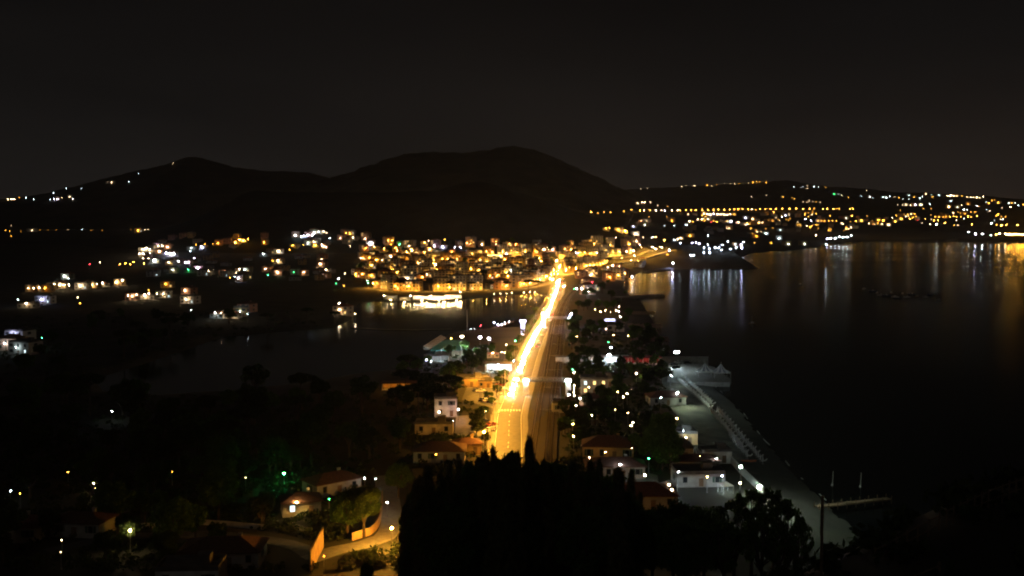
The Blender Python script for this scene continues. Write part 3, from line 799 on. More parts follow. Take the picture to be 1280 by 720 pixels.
# ------------------------------------------------------------------ dots: every other lamp and the house it hangs on
DOTS = """404.7 289.4 w2;408 291 w1;412.5 297.5 c2;425.6 297.5 w2;433 291 s2;437.5 292 s2;442 291 w3;422 293.7 s1;441 297 w2;437 298.7 s2;456 298 w2;462.5 305 b4;464.5 306 b3;404.4 308 w2;407.5 309 w2;437.5 307.7 w1;
488.7 305.6 s1;499.4 305.6 g2;506 303.7 w3;511 307.5 w2;536 301 w1;543 307.5 b3;553 308.5 b3;537 312 w2;545.6 315 w2;515 313.5 w2;520 317 w3;497.5 317.5 w3;488.5 320.4 w3;478.5 320.4 w3;478 325 w1;480 312.5 s1;451 322.5 c1;465 328.5 s2;
452 335 w3;444.7 339.4 w3;444.6 344.4 s2;457 336.5 s1;407.7 337 w2;423 348.7 c2;431 342 w1;402 344 c2;401 330 w1;503.5 334.6 s3;510.6 336 w3;517.7 333 w3;507 343.7 s3;509 348 w3;544.6 330 w3;547.5 333 s2;533.5 343 w2;538.7 341 b1;526 328 c1;557.5 322.5 w2;459 350.6 c1;420.6 354.6 g1;430 357 s1;460 355.6 g2;
556 299.4 s1;568.5 309 b3;575.6 309.4 b3;562 319.7 w1;577.5 323.7 w2;602.5 305.6 w2;614 299 s1;620 305.6 w1;633 314 b3;641 314 b3;633 319 c2;640 320.6 w3;657 312 c2;642 310 s1;650.6 309 s1;662 309 s1;669 307.5 w3;675 312.5 b3;680 312 w3;685.6 312 w3;690.6 312 w3;696 327 w4;567 331 w1;617.5 339.6 w3;610 336 s1;639 338 c2;653 345.6 c2;669 329 w2;659 339 c1;668.5 345 s2;689 342.5 w3;619 355.6 w4;632 355 w3;644 353.7 w4;562.5 343 w2;618 363.7 w1;625.6 363.5 w1;633 363 w1;640 362.5 w1;655 362 w1;662 361.6 w1;668.5 361.6 w1;575 367.5 w2;
757.5 285.6 s2;762 286 s2;773 287 s3;781.5 288.7 s4;791.6 283 b2;770 297 w1;786.5 297 s1;787 302.7 b3;796 302 w2;799.6 307.5 w2;804 297 w1;795 292.5 w3;815.6 298 c2;820 297.5 s3;830.6 301 s3;827 309 w2;815.6 310 w3;820 313 w4;837 313.7 b3;834.4 318 s1;753 310 w2;715 316 w3;721 317.5 b3;724.7 315 w3;737 315.4 w3;746 316 w3;755 317 w3;766 317 s3;774 316 w3;783 315 w3;788 317 s2;792 315 w3;793 321 w3;788.7 327 w3;777 322.5 w1;710 310 w1;702.5 311 w1;733 355 w2;740.6 355 r2;746.5 356 w2;742.5 358.7 c3;736 363 c4;727 363 c3;721 363 c3;718 361 g1;790 347 b4;774 333 w2;766 332 w3;760 334 w3;734 341 w4;739 342.5 w3;730 342.5 w3;707.5 337.5 w3;699 335 w4;687.5 350 w4;696 355 w4;691 351 w4;705 360 w4;
801 236 w1;809 235 w1;852 233 w1;857.5 232 w1;868 232 w2;884 231.5 s2;890 232.5 w2;896 230.6 s1;905 229.4 w1;913 229.4 w1;919 229 w2;924 230 s1;935.6 228.7 w2;941 228 s2;945.6 227.5 s2;950 227.5 s2;957.5 227.7 s2;939 246 w1;958 244 w1;802.5 253 w3;805.6 253 w3;813 252.7 w2;822 257 w1;834.7 258 s1;
800 263 s3;805 263 w3;812.5 263 s3;820 263 w3;827 263 w2;831 263 b3;840 263 w3;847 262.8 w3;850 263 s3;857.5 262.5 s3;864 262.5 s3;870 262.5 s3;878 262.5 s3;885 262.3 s3;892 262.2 s3;898 262 s3;905 262 s3;912 261.8 s3;918 261.6 s3;923 261.6 s3;928 261.3 s3;935 261.3 s3;940 261.5 w3;945 262 s2;950 261.5 s3;957 261.5 s3;880 267 w3;884 268 w4;888 268.5 w3;892 268 b3;897 268 w3;901 268 w3;905 268.3 w3;909 268.5 w3;913 268.4 w3;918 268 s2;958 267 s3;
811 271 s1;833.5 270.6 s1;837.5 272.5 s1;840 276 s2;801 277 w4;805 277 w3;809 277 w3;862 277 w3;866 277 s2;872 274 w3;877 274 w3;885 274 w3;889 277.5 r2;896 277 s3;903 277 w4;908 277 b3;914 277 b4;923 278 w3;932 272.5 b3;941 273.7 w3;932 281 c2;945 278 w3;949 278 w2;953 278 w2;957 278 w3;843 282 c2;830.6 282 c1;857 281 c2;859 281 c2;866 283 w1;806 281 c2;909 285 w2;911 285 w2;863 294.6 s3;885 294.7 c2;941 292.5 s2;945.6 295.6 s2;957.5 292 c2;843 300 w2;847 298.7 w2;851 297.5 w2;850.6 304.7 w2;865 305 b3;870 304.4 w2;874 306 b3;885 307 w2;903 305.6 w2;910 302 w2;919 305.6 w2;926.5 306 b3;929.6 302.5 w3;943 303.7 s1;
880 311 w3;887 311 b3;894 311 w3;899 311 b3;880 317 w2;887 316 w3;902 314 w3;913 312.5 w3;920 311 w3;927 311 b4;864 320.5 b3;867 320.5 w3;
992 233.7 c2;1001 235 c1;1004 233 c1;1009 232 w1;1009 235.6 w1;1018 233.5 c2;1023 233.4 c2;1032 234 s1;979 246 s2;990 247 s1;993 248.5 s2;1043 242.7 g2;1048 242.5 c1;1052.5 244 w2;1060.6 247 s2;1004 252.5 w1;1009 252.7 w1;1011.5 251 w1;1016 252 w1;1020 252 s1;1025 252.5 w1;1083 238 w1;1087.5 246 c2;1091 247.5 c1;1077 245 c1;1104 246.6 c2;1108 247 c2;1112 245.6 c2;1118 246 w1;
963 261 s3;970 261 s3;978 261 s3;987 261 s3;995.5 261 s3;1004 261 s3;1012 261 s3;1017.5 261 s2;1029 261 s3;1034 261 s3;1042 261 s3;1045.6 261 s2;1049 261 s2;1062.5 261 s3;1066 261 s3;967 265 s3;977 271 w3;982 269 b3;987.5 273 s1;975 275.6 w1;965.6 276 s2;1007 273.7 b3;1014 275.6 b4;997.5 277.5 w2;1015 268 w2;1037.5 269.7 s2;1065 270 s3;1022.5 276 s2;1027 276 s2;1030.6 276 s2;1036 276 s2;1040.5 276 s2;1045.6 276 s2;1058 272.5 c2;1052 279 w2;1054 280 w2;1063 277 s1;1070 276 s3;1077 276 s3;1084 270 s1;1098 275 s3;1104 275.6 s3;1115 272 w2;1102.5 280 w2;1111 281 w3;1119 277 s3;
1034 298.5 b3;1038.5 298.5 w3;1049 296.5 w3;1059 297 w4;1064 295 w2;1020 294 w3;975.6 287.5 c2;974 297.7 c2;964 303.7 s2;985.6 305 c2;1006 305 c2;1033 307 w3;1044 297.5 c3;1054 297.5 w3;
1124 247 s2;1129 248.7 c1;1136 244 c2;1136 249 c1;1143 246.5 s2;1150 248 c2;1153.5 246 c2;1157 242.5 w2;1165 243 c1;1166 246.5 s2;1174 244 c2;1184 244.6 w3;1188 244.6 w4;1192 244.6 w3;1196 244.7 w2;1202.5 245 s2;1209 246.5 w2;1213 246.5 w3;1217 246.7 w2;1221 246.8 w3;1225 246.6 w2;1229 246.3 w3;1183 250.6 w2;1188.5 251 c2;1186 258.7 w4;1202 256.5 w2;1210 255 s2;1205 262 c3;1197 259 c2;1209 262.5 c2;1221 257.5 c2;1224 258 s1;1232.5 252.5 c1;1236 254 s3;1240 251 s2;1243 250 s1;1248 253.5 s3;1261 254 c2;1265 253.7 s2;1269 254 c2;1273 256.5 c2;1263 258.7 w3;1279 256 s2;1252.5 260 w1;1132.5 256 w2;1138 256.4 w2;1144 256 b3;1151 256 w3;1122 255.6 w1;1128 256 w1;1162.5 255 c2;1154 260.6 s2;1125.6 263 s1;1139 267.5 w2;1164 260.6 s1;1237 263.7 w2;1233 262.5 c1;1214 265 s2;1219 265 s2;1221 270 s3;1206 267 s2;
1169 271 s2;1174 271 s2;1178.5 271 s2;1182.5 271 s2;1187.5 271 s3;1192 271 s3;1196 271 s2;1201 271 s2;1210 271 s3;1214 271 s2;1167.5 276 s3;1172.5 276 s3;1171 280.6 c4;1162.5 280.6 w2;1164 274 w1;1181 278.7 s3;1192.5 282 s2;1197.5 281.5 w2;1195.6 275 w2;1205 273 c2;1215 281 s3;1239 279 c3;1245.6 281 s2;1252 282 s4;1258 281.5 s4;1272 282 s4;1247.5 268.7 s3;1245 270 s2;1252 271 s2;1257 270.6 s2;1250.6 274 w2;1253.7 274 c2;1243 275.6 c1;1126.5 273.7 s3;1137 273.7 s3;1147 275.6 r1;1152.5 278.7 w1;1120 276 s2;
1211 290.6 c3;1219 292.5 b4;1228 293 c4;1239 295 c2;1245 293.7 s3;1249.4 293 w4;1257 293 w4;1262 293 s4;1265 293 s4;1268 293 s4;1271 293 s4;1274 293 s4;1279 293.7 s4;
739 265 s2;747 266 s2;755 265 s2;763 265 s2;780 264 s2;789 262 s2;797 254 w2;
10 249 w3;14 249 w3;17.5 249 w3;24 247 s1;32.5 247 c2;42 249 c2;67 241 c2;62.5 249.5 c2;67.5 249 b3;72 249 b3;77.5 247 w1;87 246 w2;91 249 c2;83 235.5 c2;101.5 235.5 c1;132.5 227.5 w2;136 228 w2;139.5 228 w2;161 227 c2;173 217 c1;216 204 w1;
14 282 w1;7 288 s2;12 289 s2;26 289 s1;40 288 w3;85 287 w1;102.5 287 c2;164 287 s1;172.5 288 s3;181 287 w1;185 287 w1;14 295 s1;50 287.5 s1;60 287.5 s1;70 287.5 s1;114 288 s1;128 288 s1;
195 307 b3;202.5 307 w2;209 309 w3;198 309 w2;179 312 w3;183 312 w4;187 312 w3;174.5 317 w3;179 317 w4;184 317 w3;187 316.5 w3;199 314 w3;208 316 b4;212.5 317.5 b4;217.5 317 b4;193 325.6 c4;212 324 w3;210.6 328 w2;216 326 c3;179 323 w1;185.6 323 w1;180 329 s2;163 330 s2;167 327.5 s2;223 326.6 c2;232 328 b3;235.6 327.5 b3;242.5 322.7 b3;239 310 c2;238 314 c1;252 308.7 b3;247 335 b4;245 334 c2;235 337 g2;216 337.5 c2;260.6 338.7 w2;278 340 w3;299 336 w3;305.6 337 c2;295 340.6 w1;298 347.5 b3;293 346 c1;287.5 347 s1;231 363 w3;294 303 s3;299 301 s4;304 300.6 s3;310 300.6 s2;256 305 s1;266 305 s1;272.5 304 s2;245 305.6 s1;
330 303 s2;329 317 c2;348 314 w3;347 326 w3;341 326 s1;332 336 w2;347 340 w3;344 335.6 s2;367 340 g1;380 340.4 w2;335 344 g1;400 330 w3;402 324 w1;369 294 c3;380 295 b3;385 293.5 b3;387.5 290 w3;390.6 295 c3;376 295.6 c2;393 290.6 c2;398 289.4 c2;385 303.7 c2;392 302.5 w2;394 306.5 s3;366 307 s2;362 312 s1;402.5 308 w3;379 306 s1;
35 360 w2;42 360 w2;49 359.5 w2;56 360 s2;63 357 w2;68 357 w2;75 356 w3;80 356 w3;86 356 w3;80 345 c3;86 348 c1;100 357 w3;105 355.5 w3;115 356 w3;121 355 w2;128 354 w3;109 352.5 s2;145 352.5 w4;153 352.5 w3;32.5 379 w3;22.5 374.5 c1;52 374 b3;97 372 w1;100 379 s1;160 369.5 w2;165 370 w3;171 370.5 w2;181 369 w4;186 369 w3;196 367 w2;204 367.5 w2;186 362.5 s1;207.5 355 s2;232.5 374 w3;239 387.5 c1;269 391 c3;276 391 w1;287.5 391 w4;300 389 c2;303 384 c2;309.5 392.5 c1;14.5 419 b4;5 429 c3;15 430 c3;20 434 c2;45 428 c1;52.5 422.5 g1;424 379 w3;424 387 w3;112 330 r1;125 328 w1;150 330 s2;157 329 s2"""
def district(px, py):
    if px < 240 and py < 260: return 'peak', 'on the flank of the peaked hill'
    if px > 735 and py < 259: return 'ridge', 'high on the far ridge over the bay'
    if px > 735 and 260 <= py < 266: return 'highway', 'in the long row of the hillside highway'
    if px > 840 and py < 300: return 'bay', 'in the town on the far shore of the bay'
    if px > 838: return 'point', 'on the low point that closes the near bay'
    if px < 440 and py < 345: return 'valley', 'among the scattered houses below the dark front hill'
    if px < 440: return 'plain', 'on the dark plain beyond the lake'
    if py < 300: return 'saddle', 'on the saddle between the two mountains'
    return 'town', 'among the crowded blocks behind the lake'
SHORT = {'peak': 'on the peaked hill', 'ridge': 'on the far ridge', 'highway': 'by the highway', 'bay': 'on the far bay shore', 'point': 'on the low point', 'valley': 'below the dark front hill', 'plain': 'beyond the lake', 'saddle': 'on the saddle', 'town': 'in the crowded town'}
LNAME = {'peak': 'hill_lamp', 'ridge': 'ridge_lamp', 'highway': 'highway_lamp', 'bay': 'shore_lamp', 'point': 'shore_lamp', 'valley': 'garden_lamp', 'plain': 'garden_lamp', 'saddle': 'hill_lamp', 'town': 'town_lamp'}
for q in DOTS.replace('\n', '').split(';'):
    a, b_, cl = q.split(); px, py = float(a), float(b_); c, lv = cl[0], int(cl[1])
    key, where = district(px, py)
    hl = 6.0 if key != 'highway' else 10.0
    dim = 0.3 if px < 190 and 280 < py < 297 else 1.0
    P = march(px, py, hl); D = P.length
    if key == 'point' or 1030 < px < 1066 and 294 < py < 300:
        c = 'c' if c == 'w' else c
    I = lamp_I(lv, D) * (1.0 if key == 'point' else 1.3 if D > 2500 and (py > 289 or c == 'c' and lv == 4) else 0.5 if D > 2500 else 1.0) * dim; r = min(1.2, max(0.22, 0.26 * D / 1000))
    housed = False
    if lv >= 2 and key in ('valley', 'plain', 'town', 'bay', 'ridge', 'peak', 'point', 'saddle') and random.random() < (0.75 if D < 2500 else 0.5):
        pr = random.choice(FARH if D > 2300 else (VILLA if key in ('valley', 'plain') else BLOCK[:3] + VILLA))
        rz = random.uniform(-0.5, 0.5); hl2 = 4.2
        P = march(px, py, hl2)
        off = Matrix.Rotation(rz, 3, 'Z') @ Vector((0, -pr.d / 2 - 1.4, 0)); q3 = P - off
        if free(q3.x, q3.y, pr.w * 0.36) and dry(q3.x, q3.y, 6) and off_roads(q3.x, q3.y, 1):
            kk = ('porch', c, quant(I), round(r, 1))
            if kk not in CACHE:
                bb = MB(); bb.tube((0, 1.2, 0.25), (0, 0, 0.1), 0.06, 0.05, 5, 0).ico((0, 0, 0), r, 1); CACHE[kk] = bb.mesh('wall_lamp', [DARKM, emis(c, I / (math.pi * r * r))])
            OCC.append((q3.x, q3.y, pr.w * 0.36)); zg = Hs(q3.x, q3.y)
            pr.put('%s house, %s, %s wall lamp, %s' % (PNAME[pr.pl], roof_word(pr), CNAME[c], SHORT[key]), (q3.x, q3.y, zg), rz, 'lamplit houses: ' + key, None,
                   [('wall_lamp', CACHE[kk], None, (0, -pr.d / 2 - 1.4, P.z + hl2 - zg), 0)])
            housed = True
    if not housed:
        if D > 900:
            o = link(LNAME[key], far_lamp(c, I, r, hl), None, P); tag(o, '%s lamp %s' % (CNAME[c], where), 'lamp', 'lamps: ' + key)
        else:
            globe_lamp(c, I, r, hl).put('%s lamp %s' % (CNAME[c], where), P, 0, 'lamps: ' + key)
CLUST = [(random.uniform(845, 1275), random.uniform(266, 290)) for _ in range(16)] + [(random.uniform(1170, 1278), random.uniform(264, 291)) for _ in range(14)]
for k in range(290):
    cx_, cy_ = random.choice(CLUST); px = random.gauss(cx_, 11); py = random.gauss(cy_, 1.6)
    if not (840 < px < 1290 and 263 < py < 291): continue
    c = random.choice('sssssww'); P = march(px, py, 6); D = P.length
    if D < 2200 or not dry(P.x, P.y, 20): continue
    I = lamp_I(random.choice((1, 1, 2, 2)), D) * 0.6; r = min(1.2, 0.26 * D / 1000)
    tag(link('bay_lamp', far_lamp(c, I, r, 6.0), None, P), '%s lamp in the amber carpet of the far bay town' % CNAME[c], 'lamp', 'lamps: amber carpet')
for k in range(9):
    P = march(1259 + k * 2.6 + random.uniform(-1.2, 1.2), 293.2, 8); tag(link('shore_lamp', far_lamp('s', random.choice((1500, 2400, 3600)), 1.2, 8.0), None, P), 'strong orange lamp in the quay row of the far bay', 'lamp', 'lamps: far quay row')
# unlit and window-lit houses between them
def fill(n, x0, x1, y0, y1, protos, words, group, tries=6):
    k = 0
    for _ in range(n * tries):
        if k >= n: break
        P = march(random.uniform(x0, x1), random.uniform(y0, y1)); pr = random.choice(protos)
        if not free(P.x, P.y, pr.w * 0.5) or not dry(P.x, P.y, 10) or not off_roads(P.x, P.y, pr.d * 0.4): continue
        OCC.append((P.x, P.y, pr.w * 0.5)); k += 1
        pr.put('%s %s with %s %s' % (PNAME[pr.pl], 'house' if pr.floors < 3 else 'block', roof_word(pr), words), P, random.uniform(-0.6, 0.6), group, (random.uniform(0.85, 1.15), 1, random.uniform(0.9, 1.1)), facade_lamp(pr) if 'town lights' in words else ())
fill(105, 450, 835, 304, 352, BLOCK + VILLA, 'packed among the town lights', 'town houses without wall lamps')
fill(40, 180, 440, 296, 352, VILLA, 'in the dark gardens below the front hill', 'valley houses without wall lamps')
fill(45, 850, 1280, 268, 293, FARH, 'in the far bay town', 'far bay houses without wall lamps')
# ------------------------------------------------------------------ lakeside restaurants
LAMPS = []
def near_lamp(px, py, c, I, h, label, group=None, r=0.17, ground=None):
    P = march(px, py, h); I = I * random.choice((0.12, 0.2, 0.32)); r = r * random.uniform(0.6, 1.1); LAMPS.append((P.x, P.y, P.z + h)); OCC.append((P.x, P.y, 0.6))
    globe_lamp(c, I, r, h).put(label, P, 0, group); return P
def pavilion(name, cat, w, d, h, wallm, roofm, label, P, rz, lights, c='w', I=300, posts=5, back=True):
    """open-fronted terrace building: floor, back wall, posts, roof, lamps under the eave"""
    p = Proto(name, cat)
    b = MB(); b.box((0, 0, 0.0), (w, d, 0.5)); p.part('floor', b.mesh('floor', CONC))
    if back: b = MB(); b.box((0, d / 2 - 0.2, h / 2 + 0.25), (w, 0.3, h)); p.part('wall', b.mesh('wall', wallm))
    for k in range(posts):
        for y in ((-d / 2 + 0.3,) if back else (-d / 2 + 0.3, d / 2 - 0.3)):
            b = MB(); b.box((0, 0, 0), (0.22, 0.22, h)); p.part('post', b.mesh('post', WHITE), None, ((k / (posts - 1) - 0.5) * (w - 0.5), y, h / 2 + 0.25))
    b = MB(); b.box((0, 0, h + 0.4), (w + 0.8, d + 0.8, 0.3)); p.part('roof', b.mesh('roof', roofm))
    for k in range(lights):
        b = MB(); b.box((0, 0, 0), (0.6, 0.3, 0.08)); p.part('ceiling_light', b.mesh('ceiling_light', emis(c, I / 0.18)), None, (((k + 0.5) / lights - 0.5) * w, -d * 0.2, h + 0.2))
    return p.put(label, P, rz)
RST = ['floodlit restaurant pavilion with a low white roof, at the promenade end', 'floodlit restaurant pavilion with a dark roof beside the promenade one', 'widest floodlit restaurant pavilion on the lake', 'narrow floodlit pavilion between wider restaurants', 'floodlit pavilion with a dark felt roof, mid row', 'small dim pavilion near the end of the row', 'last dim pavilion closing the row']
for i, (px, w_, h_, I_) in enumerate(((571, 9, 3.0, 200), (561, 8, 3.8, 260), (546, 15, 3.2, 300), (533, 7, 2.6, 240), (523, 10, 3.6, 200), (506, 9, 2.8, 60), (488, 11, 3.2, 30))):
    P = march(px, 374 + (i % 3) * 0.9); OCC.append((P.x, P.y, 7))
    pavilion('lakeside_restaurant', 'restaurant', w_, 6.5, h_, PLASTER[2], [TILE2, FLAT, CANVAS, TILE2][i % 4], RST[i], (P.x, P.y, 0.9), random.uniform(-0.25, 0.25), 4 if i < 5 else 2, 'y' if i % 2 else 'w', I_, 4)
for k, px in enumerate((480, 489, 505, 513, 527, 533, 538, 549, 555, 560, 571, 576)):
    near_lamp(px, 369.5 + (k % 3) * 2.2, 'y' if k % 3 else 'w', 420, 4.2, 'globe lamp on the terrace of the floodlit lakeside restaurants', 'terrace lamps on the lake', 0.3)
near_lamp(444, 391, 'w', 90, 5, 'single post lamp standing in the shallow end of the lake', None, 0.3)

# ------------------------------------------------------------------ club with court, column, kiosk, car park
def slab(name, pts, z, m, th=0.3):
    b = MB(); q = [tuple(at_z(px, py, z)) for px, py in pts]; b.prism(q[::-1], z - th, z); return structure(name, b.mesh(name, m))
slab('sports_court', [(538, 438), (545, 429), (558, 424.5), (582, 425.5), (584, 437)], LAND + 0.25, TURQ)
slab('car_park', [(577, 500), (588, 473), (637, 470), (633, 486), (629, 500), (620, 512), (600, 506)], LAND + 0.12, ASPHALT, 0.5)
slab('yard', [(568, 545), (570, 520), (604, 518), (608, 545)], LAND + 0.10, CONC, 0.4)
def flood_mast(px, py, h, c, I, label, n=2, rz=0.0):
    P = march(px, py, h); LAMPS.append((P.x, P.y, P.z + h)); p = Proto('floodlight_mast', 'floodlight')
    b = MB(); b.tube((0, 0, -0.5), (0, 0, h), 0.14, 0.09, 8); p.part('pole', b.mesh('pole', POLE))
    b = MB(); b.box((0, 0, h), (1.4, 0.1, 0.1)); p.part('crossbar', b.mesh('crossbar', POLE))
    for k in range(n):
        x = (k - (n - 1) / 2) * 0.7; b = MB(); b.box((0, 0.1, 0), (0.5, 0.18, 0.4)); i = p.part('floodlight', b.mesh('floodlight', DARKM), None, (x, 0, h - 0.3))
        b = MB(); b.box((0, 0, 0), (0.46, 0.03, 0.36)); p.part('lens', b.mesh('lens', emis(c, I / 0.166 / n)), i, (0, -0.01, 0))
    return p.put(label, P, rz)
flood_mast(577, 420, 9, 'w', 1500, 'floodlight mast at the corner of the turquoise court')
flood_mast(600, 421, 9, 'b', 900, 'floodlight mast midway along the dark club garden')
flood_mast(611, 422.5, 8, 'b', 600, 'floodlight mast beside the glowing column')
flood_mast(577, 434, 5, 'c', 1500, 'added low floodlight mast lighting the turquoise court from its near edge', 2, 3.0)  # added mast, turned away from the camera to brighten the court
flood_mast(552, 436, 6, 'c', 1200, 'added low floodlight mast lighting the court from beside the bench stand', 2, 3.3)  # another added mast, there only to throw light onto the court
near_lamp(564, 423, 's', 200, 4, 'warm lamp at the far end of the turquoise court', None)
for k in range(5):
    near_lamp(618 + k * 4.5, 403 - k * 1.4, 'b', 150, 4, 'globe lamp in the bluish row on the lake jetty', 'bluish lamps on the lake jetty', 0.3)
J0, J1 = Vector((*at_z(612, 412, 1), 1)), Vector((*at_z(640, 402, 1), 1)); jp = Proto('lake_jetty', 'jetty'); d = J1 - J0
b = MB(); b.box((0, 0, 0), (d.length, 3, 0.2)); jp.part('deck', b.mesh('deck', WOOD))
for k in range(6):
    for s in (-1, 1): b = MB(); b.tube((0, 0, -2), (0, 0, 0.9), 0.12, 0.12, 6); jp.part('post', b.mesh('post', WOOD), None, ((k / 5 - 0.5) * (d.length - 0.6), s * 1.4, 0))
jp.put('wooden jetty on the lake under the bluish lamps', (J0 + J1) / 2, math.atan2(d.y, d.x))
P = march(653.5, 421); cp = Proto('column_sign', 'sign')
b = MB(); b.box((0, 0, 0.3), (2.4, 2.4, 0.6)); cp.part('base', b.mesh('base', CONC)); b = MB(); b.box((0, 0, 4.9), (1.5, 1.5, 8.6), 0.3, 0, 1.25); cp.part('lit_column', b.mesh('lit_column', emis('b', 5)))
b = MB(); b.box((0, 0, 9.75), (3.0, 3.0, 1.0), 0.3, 0, 1.1); cp.part('lit_head', b.mesh('lit_head', emis('b', 7))); cp.put('tall glowing white column beside the main road', P)
near_lamp(601, 407, 'r', 60, 3, 'red light on the lake bank')
near_lamp(588, 411, 'c', 15, 2, 'small pale lamp near the red light on the bank', 'pale bank lamps'); near_lamp(593, 411, 'c', 12, 2, 'small pale lamp near the red light on the bank', 'pale bank lamps')
P = Vector((*at_z(584, 409.5, 0), 0)); fp = Proto('mast', 'mast'); b = MB(); b.tube((0, 0, -2), (0, 0, 12), 0.22, 0.14, 8); fp.part('pole', b.mesh('pole', WHITE)); b = MB(); b.ico((0, 0, 12.1), 0.25); fp.part('finial', b.mesh('finial', WHITE)); fp.put('bare white mast standing in the lake', P)
# terrace railing beside the court
A, B = Vector((*at_z(536, 437, LAND), LAND)), Vector((*at_z(557, 423, LAND), LAND)); d = B - A; rp = Proto('stand', 'grandstand'); Ls = d.length
for k in range(4):
    b = MB(); b.box((0, 0, 0), (Ls, 0.8, 0.25)); rp.part('bench', b.mesh('bench', PLASTER[0]), None, (0, k * 0.9, 0.4 + k * 0.45))
for k in range(8):
    b = MB(); b.box((0, 0, 0), (0.15, 3.4, 1.0)); rp.part('support', b.mesh('support', CONC), None, ((k / 7 - 0.5) * (Ls - 0.4), 1.3, 0.3))
rp.put('stepped bench stand along the turquoise court', (A + B) / 2, math.atan2(d.y, d.x))
# blue-lit garden bar
P = march(546, 452); OCC.append((P.x, P.y, 7)); pavilion('garden_bar', 'bar', 12, 6, 3, PLASTER[4], FLAT, 'garden bar under bluish light in the dark trees', P, 0.1, 2, 'c', 50, 4)
near_lamp(533.5, 450, 'b', 220, 4, 'bluish lamp beside the garden bar'); near_lamp(539, 452, 'c', 70, 3, 'cool white lamp before the garden bar')
for px, py, c, I, wd in ((633, 431, 'w', 60, 'lamp in the garden below the glowing column'), (627, 440, 'y', 120, 'yellowish lamp by the garden wall'), (631, 441, 'w', 60, 'white lamp by the garden wall'), (616, 441, 'y', 160, 'lamp lighting the small pale garden kiosk'), (644, 426, 'g', 60, 'green lamp in the roadside bush')):
    near_lamp(px, py, c, I, 3.5, wd)
P = march(616, 446.5); OCC.append((P.x, P.y, 5)); VILLA[0].put('small pale kiosk-like house in the garden below the column', P, 0.1, None, 0.55)
# service station
P = march(623, 465); OCC.append((P.x, P.y, 10)); pavilion('service_station', 'station', 12, 7, 4.0, PLASTER[2], FLAT, 'white service station canopy blazing beside the main road', P, -0.1, 6, 'c', 110, 3)
near_lamp(642, 451.5, 'b', 200, 6, 'bluish lamp at the kerb by the service station'); near_lamp(623, 456, 'b', 200, 5, 'bluish lamp at the rear corner of the service station')
# beige shed and parked cars
def custom(px, py, w, d, fl, pl, roof, rz, label, seed, lit=0.2, name='house', s=None, extra=()):
    P = march(px, py); pr = house_proto(w, d, fl, pl, roof, seed, name, lit); OCC.append((P.x, P.y, w * 0.5)); return pr.put(label, P, rz, None, s, extra)
custom(590, 482, 13, 9, 1, 1, 'flat', 0.0, 'long ochre shed at the back of the yellow-lit car park', 101, 0)
custom(606, 484, 6, 4, 1, 1, 'flat', 0.0, 'small ochre annexe beside the long shed', 102, 0, s=(1, 1, 0.8))
for i, (px, py, a, ci) in enumerate(((596, 490, 0.2, 2), (601, 490.5, 0.1, 1), (622, 489, 0.0, 1), (629, 488.5, 0.1, 0), (626, 483, 0.2, 3), (622, 478, 0.1, 1), (618, 479, 0.3, 0), (603, 502, 1.2, 4), (608, 503, 1.3, 0), (613, 503.5, 1.2, 4), (617, 504.5, 1.3, 1), (594, 536, 1.2, 4), (598, 533, 1.3, 2), (603, 528, 0.4, 2), (606, 536, 0.8, 4), (612, 540, 1.0, 1), (614, 533, 1.1, 3), (592, 542, 1.4, 1), (616, 539, 1.4, 0))):
    P = march(px, py); P.z += 0.13
    place = ('by the ochre shed' if i < 2 else 'at the mouth of the yellow-lit car park' if i < 4 else 'beside the service station' if i < 7
             else 'under the trees of the car park' if i < 11 else 'in the roadside yard by the orange lamp')
    CAR_OFF[ci].put('%s car parked %s' % (CARCOL[ci][0], place), P, a, 'parked cars')
for px, py in ((592, 486), (612, 483), (632, 494), (600, 498)):
    P = march(px, py); hood_lamp('s', 1300, 8.5, 1.6).put('hooded sodium lamp in the yellow-lit car park', P, 1.0, 'car park lamps')
# white villa, long house, orange lamp
custom(557, 519, 8, 7, 2, 2, 'flat', 0.1, 'floodlit white villa behind the long beige house', 103, 0.3)
near_lamp(573, 511.5, 'b', 300, 4, 'bluish lamp on the corner of the white villa'); near_lamp(549, 515, 'w', 110, 3, 'warm lamp on the terrace of the white villa')
custom(543, 541, 12.5, 6, 1, 0, 'flat', 0.0, 'long plain beige house with dark flat roof', 104, 0)
near_lamp(566, 526, 'c', 90, 4, 'cool lamp lighting the pale yard beside the beige house')
near_lamp(607, 514, 'w', 25, 3, 'small white lamp on the kiosk in the yard')
P = march(605, 540, 7.5); LAMPS.append((P.x, P.y, P.z + 7.5)); globe_lamp('s', 260, 0.25, 7.5).put('orange globe lamp on a tall post by the roadside yard', P)
custom(550, 574, 15, 9, 1, 4, 'brown', 0.0, 'low grey house with a brown tiled roof below the beige house', 105, 0)
custom(584, 566, 8, 6, 1, 1, 'brown', 0.2, 'small ochre house with brown roof under the orange lamp', 106, 0)
P = march(500, 487); OCC.append((P.x, P.y, 9)); pavilion('open_shed', 'shed', 15, 6, 2.8, PLASTER[1], TILE2, 'open shed with warm lights among dark trees', P, 0.05, 5, 's', 22, 6)

